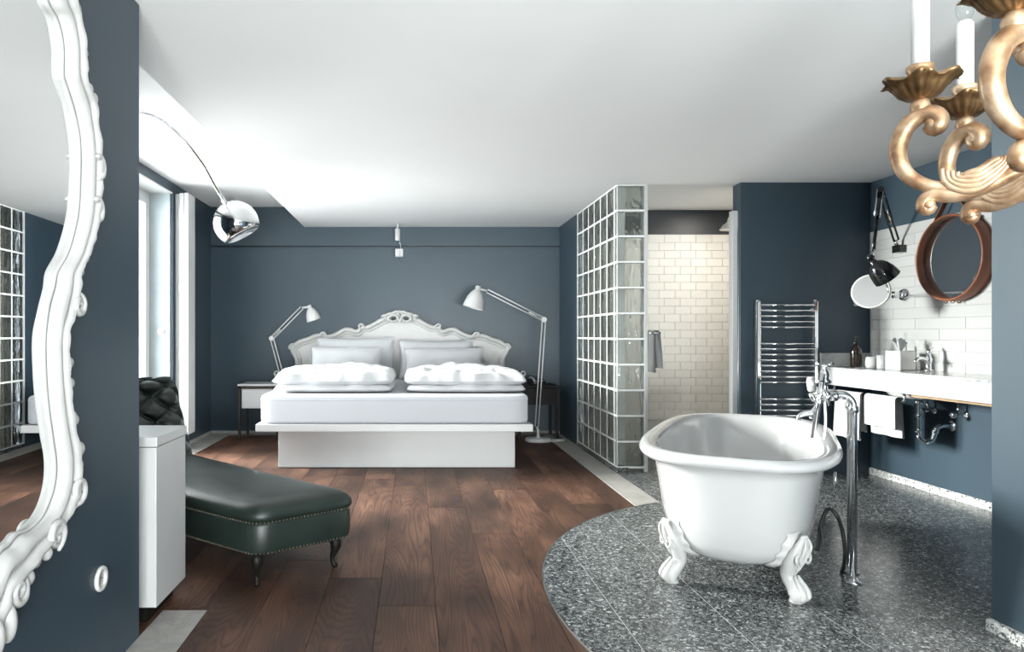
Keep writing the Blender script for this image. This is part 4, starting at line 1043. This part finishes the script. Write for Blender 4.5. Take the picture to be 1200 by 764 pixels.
# trap and valves
tpz = thing('sink_trap', 'chrome bottle-bend waste pipe under the wash counter', 'pipe', (3.40, 4.60, 0.66))
obj('downpipe', MB().tube(crv([(3.40, 4.60, 0.662), (3.40, 4.60, 0.55), (3.40, 4.60, 0.45), (3.405, 4.595, 0.405), (3.435, 4.585, 0.382), (3.47, 4.575, 0.395), (3.485, 4.57, 0.43), (3.495, 4.567, 0.468), (3.53, 4.565, 0.488), (3.597, 4.565, 0.49)], 5), 0.0185, 14), M['chrome'], tpz, world=True)
for p in ((3.40, 4.60, 0.63), (3.40, 4.60, 0.54), (3.40, 4.60, 0.44)): obj('slip_nut', MB().lathe([(0.022, 0), (0.025, 0.004), (0.025, 0.022), (0.022, 0.026)], 10, p), M['chrome'], tpz, world=True)
obj('slip_nut', MB().lathe([(0.022, 0), (0.025, 0.004), (0.025, 0.022), (0.022, 0.026)], 10, (3.487, 4.569, 0.44), (0.1, 0, 1)), M['chrome'], tpz, world=True)
obj('wall_rosette', MB().lathe([(0.04, 0), (0.036, 0.006), (0.022, 0.012)], 20, (3.599, 4.565, 0.49), (-1, 0, 0)), M['chrome'], tpz, world=True)
for k, (yv, lab) in enumerate(((4.72, 'chrome angle valve nearer the towels under the counter'), (4.45, 'chrome angle valve nearer the camera under the counter'))):
    v_ = thing('angle_valve', lab, 'valve', (XR, yv, 0.575), 0, 'angle valves under the wash counter')
    obj('body', MB().cyl((-0.001, 0, 0), (-0.075, 0, 0), 0.011, 12).cyl((-0.05, 0, 0), (-0.05, 0, 0.07), 0.008, 10), M['chrome'], v_)
    obj('rosette', MB().lathe([(0.027, 0), (0.024, 0.005), (0.012, 0.010)], 18, (-0.001, 0, 0), (-1, 0, 0)), M['chrome'], v_)
    obj('handle', MB().lathe([(0.012, 0), (0.022, 0.004), (0.022, 0.02), (0.015, 0.026)], 10, (-0.075, 0, 0), (-1, 0, 0)), M['chrome'], v_)
    obj('supply_tube', MB().tube(crv([(-0.05, 0, 0.07), (-0.055, 0, 0.08), (-0.065, 0.01, 0.090)], 4), 0.006, 8), M['chrome'], v_)
# towel rail and towels
RLX, RLZ = 3.245, 0.655
rl = obj('towel_rail', MB().tube([(RLX, 4.52, 0.714), (RLX, 4.51, 0.675), (RLX, 4.53, RLZ), (RLX, 4.56, RLZ), (RLX, 5.22, RLZ), (RLX, 5.25, RLZ), (RLX, 5.27, 0.675), (RLX, 5.26, 0.714)], 0.009, 10), M['chrome'], va, world=True)
for yy in (4.52, 5.26): obj('mount', MB().lathe([(0.018, 0), (0.016, 0.006)], 16, (RLX, yy, 0.7145), (0, 0, -1)), M['chrome'], rl, world=True)
def towel(y0, y1, zf, zbk, x_r, z_r, label, seed, thick=0.010, group=None, axis='y'):
    t = thing('hand_towel', label, 'towel', (x_r, (y0+y1)/2, min(zf, zbk)), 0, group)
    prof_ = []
    nn_ = 14
    for k in range(nn_): prof_.append((-1, zf+(z_r-zf)*k/nn_))
    for k in range(9): prof_.append((math.pi*k/8, None))
    for k in range(1, nn_+1): prof_.append((1, z_r+(zbk-z_r)*k/nn_))
    def surf(off):
        def fn(u, v):
            i_ = min(len(prof_)-1, int(round(v*(len(prof_)-1)))); s_, z_ = prof_[i_]
            yy = y0+(y1-y0)*u
            rr_ = 0.012+off
            if z_ is None: x_ = -rr_*math.cos(s_); zz = z_r+rr_*math.sin(s_)
            else:
                x_ = s_*rr_; zz = z_
                dep = max(0, (z_r-z_)); x_ += 0.010*dep/0.3*math.sin(yy*38+seed)+s_*dep*0.02
            return Vector((x_r+x_, yy, zz))
        return fn
    mb = MB(); mb.grid(surf(0.0), 20, len(prof_)); mb.grid(surf(thick), 20, len(prof_))
    o_ = obj('cloth', mb, M['towel'], t, world=True, recalc=False)
    hem = MB()
    for z_e, sgn in ((zf, -1), (zbk, 1)):
        hem.tube([Vector((surf(thick/2)(k/19, 0.0 if sgn < 0 else 1.0))) for k in range(20)], thick*0.62, 6)
    obj('hem', hem, M['towel'], t, world=True)
towel(4.93, 5.22, 0.34, 0.40, RLX, RLZ, 'longer white towel hanging on the rail nearer the radiator wall', 1.0, 0.012, 'towels under the wash counter')
towel(4.57, 4.88, 0.47, 0.41, RLX, RLZ, 'shorter white towel hanging on the rail nearer the sink pipes', 4.0, 0.014, 'towels under the wash counter')

# counter things
sb = thing('soap_dispenser', 'dark brown pump bottle at the far end of the counter', 'bottle', (3.335, 5.15, VT+0.001))
obj('bottle', MB().lathe([(0.036, 0), (0.039, 0.006), (0.039, 0.115), (0.036, 0.135), (0.022, 0.152), (0.015, 0.160), (0.015, 0.172)], 24), M['amber'], sb)
pm = obj('pump', MB().lathe([(0.018, 0.170), (0.018, 0.190), (0.008, 0.194), (0.006, 0.215), (0.012, 0.218), (0.012, 0.230)], 16), M['pump'], sb)
obj('nozzle', MB().tube([(0, 0, 0.225), (-0.02, -0.03, 0.226), (-0.028, -0.042, 0.216)], 0.005, 8), M['pump'], pm)
obj('bottle_label', MB().grid(lambda u, v: Vector((0.0395*math.cos(-2.3+1.5*u), 0.0395*math.sin(-2.3+1.5*u), 0.035+0.06*v)), 14, 2), M['dark'], sb)
tr_ = thing('soap_tray', 'thin chrome tray under the dark pump bottle', 'tray', (3.335, 5.13, VT+0.001))
tr_.location.z = VT+0.0005
obj('tray', MB().cbox(-0.065, 0.065, -0.06, 0.065, 0.0, 0.004, 0.001), M['chrome'], tr_)
sb.location.z = VT+0.005
cp = thing('ceramic_cup', 'rounded white ceramic cup beside the dark pump bottle', 'cup', (3.375, 5.03, VT+0.001))
obj('bowl', MB().lathe([(0.028, 0), (0.038, 0.006), (0.043, 0.03), (0.041, 0.065), (0.036, 0.085), (0.033, 0.085), (0.037, 0.06), (0.038, 0.03), (0.03, 0.01), (0.002, 0.008)], 28), M['ceramic'], cp)
tu = thing('tumbler', 'straight frosted glass tumbler between the cup and the tissue box', 'tumbler', (3.385, 4.93, VT+0.001))
obj('glass', MB().lathe([(0.033, 0), (0.036, 0.003), (0.037, 0.10), (0.034, 0.10), (0.033, 0.012), (0.002, 0.010)], 28), M['frost'], tu)
tbx = thing('tissue_box', 'white and silver cube tissue box on the marble counter', 'tissue box', (3.42, 4.80, VT+0.001), math.radians(9))
obj('box', MB().cbox(-0.062, 0.062, -0.062, 0.062, 0.0, 0.135, 0.003), M['ceramic'], tbx)
obj('silver_side', MB().box(0.0621, 0.064, -0.058, 0.058, 0.004, 0.131).move(lambda v: Vector((v.y, -v.x, v.z))), M['silver'], tbx)
ti = MB()
def tis(u, v):
    a = 2*PI*u; r_ = 0.012+0.035*v*(1+0.35*math.sin(5*a)); return Vector((r_*math.cos(a), r_*math.sin(a)*0.55, 0.134+0.075*v+0.018*v*math.sin(3*a+1)))
obj('tissue', ti.grid(tis, 40, 10), M['linen'], tbx, recalc=False)
gj = thing('glass_ornament', 'clear glass ring ornament behind the tissue box', 'ornament', (3.525, 4.895, VT+0.001))
obj('stand', MB().lathe([(0.03, 0), (0.03, 0.008), (0.010, 0.02), (0.008, 0.17)], 18), M['frost'], gj)
obj('ring', MB().tube([(0.045*math.cos(2*PI*k/28)*0.5, 0.045*math.cos(2*PI*k/28)*0.85, 0.21+0.045*math.sin(2*PI*k/28)) for k in range(29)], 0.009, 10, up=(1, 0, 0)), M['pane'], gj)

# ------------------------------------------------------------------ round leather mirror
RM = Vector((XR-0.007, 4.49, 1.606)); RR = 0.285
rm = thing('round_mirror', 'round mirror in a deep tan leather band hung by a strap', 'mirror', RM)
def ringx(prof_, n=64): return MB().rings([[Vector((-d, r*math.cos(2*PI*k/n), r*math.sin(2*PI*k/n))) for k in range(n)] for r, d in prof_], True, loop=True)
obj('leather_band', ringx([(RR, 0.002), (RR+0.002, 0.03), (RR, 0.082), (RR-0.004, 0.088), (RR-0.011, 0.088), (RR-0.014, 0.083), (RR-0.014, 0.05), (RR-0.014, 0.002)]), M['tan'], rm)
obj('mirror_glass', MB().lathe([(0.001, 0), (RR-0.014, 0.0)], 64, (-0.036, 0, 0), (-1, 0, 0), cap=(False, False)), M['mirror'], rm)
obj('back_disc', MB().lathe([(RR-0.016, 0), (RR-0.016, 0.02)], 48, (-0.002, 0, 0), (-1, 0, 0)), M['dark'], rm)
hook = Vector((-0.035, 0.02, 0.455))
for s in (-1, 1):
    a = Vector((-0.045, s*0.165, 0.238)); 
    pts = [a+Vector((0, 0, -0.02)), a, hook+Vector((0, s*0.008, 0))]
    dirn = (pts[2]-pts[1]).normalized()
    mb = MB(); sdv = Vector((1, 0, 0)); nv = dirn.cross(sdv)
    mb.rings([[p+sdv*0.016+nv*0.003, p-sdv*0.016+nv*0.003, p-sdv*0.016-nv*0.003, p+sdv*0.016-nv*0.003] for p in pts], False)
    obj('strap', mb, M['tan'], rm)
    obj('strap_loop', MB().cbox(a.x-0.022, a.x+0.022, a.y-0.014, a.y+0.014, a.z-0.02, a.z+0.012, 0.004), M['tan'], rm)
obj('hook', MB().cyl((-0.001, 0.02, 0.452), (-0.06, 0.02, 0.452), 0.008, 12), M['black'], rm)
for k in range(3): obj('buckle', MB().tube([(-0.03-0.02*k+0.012*math.cos(2*PI*q_/10), 0.0+0.03*(k-1), -RR-0.006+0.008*math.sin(2*PI*q_/10)) for q_ in range(11)], 0.003, 6), M['bronze'], rm)

# ------------------------------------------------------------------ black wall task lamp
wlm = thing('wall_task_lamp', 'black jointed wall lamp over the wash counter', 'lamp', (XR, 5.02, 1.737))
bp_ = Vector((XR-0.007, 5.02, 1.737)); elb = Vector((3.30, 4.83, 2.125)); hd = Vector((3.09, 4.59, 1.665))
obj('bracket', MB().cbox(bp_.x-0.05, bp_.x, bp_.y-0.04, bp_.y+0.04, bp_.z-0.035, bp_.z+0.02, 0.003), M['black'], wlm, world=True)
obj('pivot', MB().cyl(bp_+Vector((-0.045, 0, 0.02)), bp_+Vector((-0.045, 0, 0.06)), 0.012, 12), M['chrome'], wlm, world=True)
piv = bp_+Vector((-0.045, 0, 0.055))
def twin(a, b, off, m_, r=0.0065, nm_='arm'):
    d_ = (b-a).normalized(); s_ = d_.cross(Vector((0.3, 1, 0))).normalized()
    for q_ in (-1, 1): obj(nm_, MB().tube([a+s_*off*q_, b+s_*off*q_], r, 8), m_, wlm, world=True)
twin(piv, elb, 0.016, M['black'], 0.0075, 'lower_arm'); 
mid = elb.lerp(hd, 0.45)
twin(elb, mid, 0.016, M['chrome'], 0.0065, 'upper_arm'); twin(mid, hd, 0.005, M['black'], 0.006, 'upper_arm')
obj('spring', MB().tube([elb.lerp(hd, 0.03), mid], 0.011, 8), M['black'], wlm, world=True)
obj('spring', MB().tube([piv.lerp(elb, 0.35), piv.lerp(elb, 0.6)], 0.009, 8), M['chrome'], wlm, world=True)
obj('elbow_joint', MB().cyl(elb+Vector((-0.01, -0.022, 0)), elb+Vector((0.01, 0.022, 0)), 0.020, 14), M['black'], wlm, world=True)
shc = P(1032, 317, 4.52); ax = Vector((-0.62, 0.05, 0.72)).normalized(); r = 0.082
obj('knuckle', MB().sphere(P(1020, 302, 4.56), 0.026, 14, 10), M['black'], wlm, world=True)
obj('knuckle_pin', MB().tube([hd, P(1020, 302, 4.56)], 0.010, 8), M['chrome'], wlm, world=True)
obj('lamp_shade', MB().lathe([(r, -r*0.85), (r*0.99, -r*0.55), (r*0.93, -r*0.1), (r*0.80, r*0.3), (r*0.58, r*0.62), (r*0.36, r*0.80), (r*0.28, r*0.86), (r*0.26, r*1.1), (r*0.02, r*1.12), (r*0.02, r*0.8), (r*0.5, r*0.6), (r*0.9, -r*0.1), (r*0.985, -r*0.85)], 30, shc, ax, cap=(False, False)), M['black'], wlm, world=True)
obj('bulb', MB().sphere(shc-ax*r*0.15, r*0.42, 14, 10), M['frost'], wlm, world=True)

# shaving mirror on its chrome arm
sm_ = thing('shaving_mirror', 'round white-rimmed shaving mirror on a chrome wall arm', 'mirror', (XR-0.007, 4.99, 1.39))
w0 = Vector((XR-0.007, 4.99, 1.39)); dc = P(1020.5, 341.5, 4.75)
obj('wall_rosette', MB().lathe([(0.050, 0), (0.048, 0.012), (0.034, 0.034), (0.012, 0.046)], 24, w0, (-1, 0, 0)), M['chrome'], sm_, world=True)
obj('arm', MB().tube([w0+Vector((-0.04, 0, 0)), w0+Vector((-0.07, 0, 0.0)), dc+Vector((0.05, 0.035, 0))], 0.006, 10), M['chrome'], sm_, world=True)
obj('arm_joint', MB().cbox(w0.x-0.095, w0.x-0.055, w0.y-0.02, w0.y+0.012, w0.z-0.025, w0.z+0.025, 0.004), M['chrome'], sm_, world=True)
nrm = Vector((-0.72, -0.68, 0.12)).normalized()
obj('rim', MB().lathe([(0.108, 0.012), (0.116, 0.014), (0.120, 0.006), (0.120, -0.008), (0.110, -0.016), (0.01, -0.018)], 40, dc, nrm, cap=(False, True)), M['plastic'], sm_, world=True)
obj('mirror_glass', MB().lathe([(0.001, 0.011), (0.110, 0.011)], 40, dc, nrm, cap=(False, False)), M['mirror'], sm_, world=True)

# ------------------------------------------------------------------ shower fittings
shw = thing('overhead_shower', 'bell shaped chrome shower head high in the tiled shower', 'shower head', (2.86, 5.60, 2.0))
c0 = P(855, 263, 5.75)
obj('bell', MB().lathe([(0.078, -0.045), (0.080, -0.038), (0.070, -0.028), (0.055, -0.005), (0.030, 0.012), (0.020, 0.022), (0.014, 0.05), (0.010, 0.06)], 26, c0), M['silver'], shw, world=True)
obj('arm', MB().tube(crv([c0+Vector((0, 0, 0.055)), c0+Vector((0.03, 0.0, 0.085)), c0+Vector((0.10, -0.05, 0.09)), c0+Vector((0.16, -0.238, 0.085))], 5), 0.010, 10), M['chrome'], shw, world=True)
dl = thing('recessed_downlight', 'small round recessed downlight in the shower ceiling', 'lamp', (2.92, 5.76, CZ))
obj('bezel', MB().lathe([(0.060, -0.001), (0.060, -0.006), (0.046, -0.008), (0.044, -0.002)], 28), M['chrome'], dl)
lens = nm('lit_lamp_lens'); lens[2].inputs['Emission Color'].default_value = (1, 0.90, 0.78, 1); lens[2].inputs['Emission Strength'].default_value = 12
obj('lens', MB().lathe([(0.043, -0.004), (0.043, -0.002)], 24), lens[0], dl)
sl = area('shower_lamp', (3.12, 5.85, CZ-0.02), (0, 0, 0), 0.09, 0.09, 15, (1.0, 0.93, 0.85)); sl.parent = dl; sl.location = (0, 0, -0.02)
stw = thing('bath_towel', 'white towel hanging at the edge of the glass block screen', 'towel', (1.95, 5.62, 1.0))
tx = P(768, 430, 5.60).x
mb = MB()
def tw(off):
    def fn(u, v):
        s_ = v*2-1; z_ = 1.1225-abs(s_)*(0.335 if s_ < 0 else 0.30); x_ = tx+0.005+0.012*(1-abs(s_))*0+s_*0.012*(1 if abs(s_) > 0.1 else 0.6)
        rad = 0.011+off
        if abs(s_) < 0.08: z_ += rad*0.8
        return Vector((tx+math.copysign(rad, s_)*min(1, abs(s_)/0.05)+0.02*abs(s_)*(1 if s_ > 0 else 0.4)+0.006*math.sin(u*9+s_*2), 5.56+0.20*u, z_))
    return fn
mb.grid(tw(0.0), 18, 40); mb.grid(tw(0.014), 18, 40)
obj('cloth', mb, M['towel'], stw, world=True, recalc=False)
hr = thing('shower_rail', 'short chrome rail holding the towel on the glass block screen', 'rail', (1.93, 5.52, 1.11))
obj('bar', MB().tube([(tx, 5.50, 1.112), (tx, 5.86, 1.112)], 0.008, 10), M['chrome'], hr, world=True)
obj('mount', MB().tube([(GX0+fw+0.02, 5.515, 1.112), (tx, 5.515, 1.112)], 0.008, 10), M['chrome'], hr, world=True)

# ------------------------------------------------------------------ gilt chandelier
CO = Vector((1.184, 0.907, 0)); CRR = 0.415; BZ = 1.50
cd = thing('chandelier', 'carved gilt chandelier with white candle lamps hanging in the foreground', 'chandelier', (CO.x, CO.y, CZ))
def arm(deg):
    a = math.radians(deg); e = Vector((math.cos(a), math.sin(a), 0)); sd = Vector((-e.y, e.x, 0))
    def q(px, py, s=0.0): return CO + e*(CRR-(px-1079)/820) + Vector((0, 0, BZ-(py-124)/667)) + sd*s
    C = crv([q(*p) for p in [(1091,146),(1096,152),(1101,146),(1098,138),(1087,133),(1074,136),(1061,147),(1053,165),(1054,184),(1064,202),(1082,215),(1104,222),(1122,226)]], 5)
    m_ = len(C); root_ = obj('scroll_arm', MB().tube(C, [0.0095+0.0065*math.sin(PI*min(1, 0.25+0.75*k/m_)) for k in range(m_)], 12, up=tuple(sd), flat=0.95), M['gold'], cd, world=True)
    obj('scroll_eye', MB().lathe([(0.002, -0.014), (0.010, -0.012), (0.011, 0.0), (0.010, 0.012), (0.002, 0.014)], 14, q(1093, 146), sd), M['gold'], root_, world=True)
    B_ = crv([q(*p) for p in [(1092,240),(1088,245),(1083,241),(1086,233),(1096,229),(1118,232),(1145,228),(1175,217),(1205,204),(1250,196),(1300,180),(1350,140),(1385,95)]], 5)
    m_ = len(B_); obj('base_scroll', MB().tube(B_, [0.008+0.0055*math.sin(PI*min(1, 0.15+1.0*k/m_)) for k in range(m_)], 12, up=tuple(sd), flat=0.95), M['gold'], root_, world=True)
    obj('scroll_eye', MB().lathe([(0.002, -0.013), (0.009, -0.011), (0.010, 0.0), (0.009, 0.011), (0.002, 0.013)], 14, q(1089, 240), sd), M['gold'], root_, world=True)
    for k in range(5):
        L_ = crv([q(1105+6*k, 201+2*k), q(1108+5*k, 216-1*k), q(1123+3*k, 228-4.5*k), q(1142+1*k, 230-5.5*k), q(1160-0.5*k, 221-5*k), q(1174-2*k, 208-2.5*k), q(1181-4*k, 194+1*k)], 4)
        obj('acanthus_rib', MB().tube(L_, [0.0018+0.0042*math.sin(PI*(0.1+0.8*i/(len(L_)-1))) for i in range(len(L_))], 8, up=tuple(sd), flat=1.0).move(lambda v: v), M['gold'], root_, world=True)
        for sg in (-1, 1):
            obj('acanthus_rib', MB().tube([p_+sd*sg*0.011 for p_ in L_], [0.0016+0.0046*math.sin(PI*(0.1+0.8*i/(len(L_)-1))) for i in range(len(L_))], 8, up=tuple(sd)), M['gold'], root_, world=True)
    c = CO+e*CRR+Vector((0, 0, BZ))
    obj('ball', MB().lathe([(0.008, -0.016), (0.013, -0.012), (0.0155, 0.0), (0.013, 0.011), (0.009, 0.016)], 18, c), M['gold'], root_, world=True)
    mbq = MB(); rings_ = []
    n_ = 72
    for r_, z_, w_ in ((0.010, 0.011, 0), (0.020, 0.014, 0.06), (0.030, 0.022, 0.08), (0.037, 0.033, 0.08), (0.044, 0.042, 0.10), (0.054, 0.044, 0.14), (0.0555, 0.047, 0.14), (0.046, 0.049, 0.10), (0.034, 0.050, 0.05), (0.018, 0.052, 0)):
        rr_ = []
        for k in range(n_):
            t = 2*PI*k/n_; rib = 0.10*abs(math.sin(9*t))*(w_ > 0)*(r_ < 0.055)
            f = 1+w_*0.45*math.cos(6*t)+rib
            rr_.append(c+Vector((r_*f*math.cos(t), r_*f*math.sin(t), z_+w_*0.045*math.cos(6*t+0.5)*(r_ > 0.045))))
        rings_.append(rr_)
    mbq.rings(rings_, True); obj('drip_pan', mbq, M['bronze'], root_, world=True)
    obj('candle_cup', MB().lathe([(0.016, 0.046), (0.017, 0.056), (0.0205, 0.062), (0.021, 0.067), (0.0205, 0.072), (0.014, 0.073)], 20, c), M['gold'], root_, world=True)
    obj('candle_sleeve', MB().lathe([(0.0135, 0.060), (0.0135, 0.190), (0.010, 0.196), (0.002, 0.197)], 18, c), M['candle'], root_, world=True)
    obj('bulb', MB().lathe([(0.007, 0.195), (0.013, 0.208), (0.015, 0.222), (0.011, 0.240), (0.004, 0.255), (0.001, 0.262)], 16, c), M['pane'], root_, world=True)
for deg in (135, 109, 184.5, 208, 252, 278, 324, 350, 38, 64): arm(deg)
obj('centre_stem', MB().lathe([(0.004, 1.22), (0.03, 1.24), (0.045, 1.28), (0.03, 1.32), (0.05, 1.36), (0.062, 1.42), (0.05, 1.48), (0.025, 1.52), (0.02, 1.62), (0.032, 1.66), (0.02, 1.72), (0.012, 1.80), (0.006, 1.86)], 24, CO), M['gold'], cd, world=True)
obj('chain', MB().tube([CO+Vector((0.004*math.sin(k*2.2), 0.004*math.cos(k*2.2), 1.85+k*0.0145)) for k in range(30)], 0.006, 6), M['bronze'], cd, world=True)
obj('ceiling_rose', MB().lathe([(0.06, 0.0), (0.055, -0.015), (0.02, -0.03), (0.008, -0.035)], 24, (CO.x, CO.y, CZ-0.001)), M['gold'], cd, world=True)
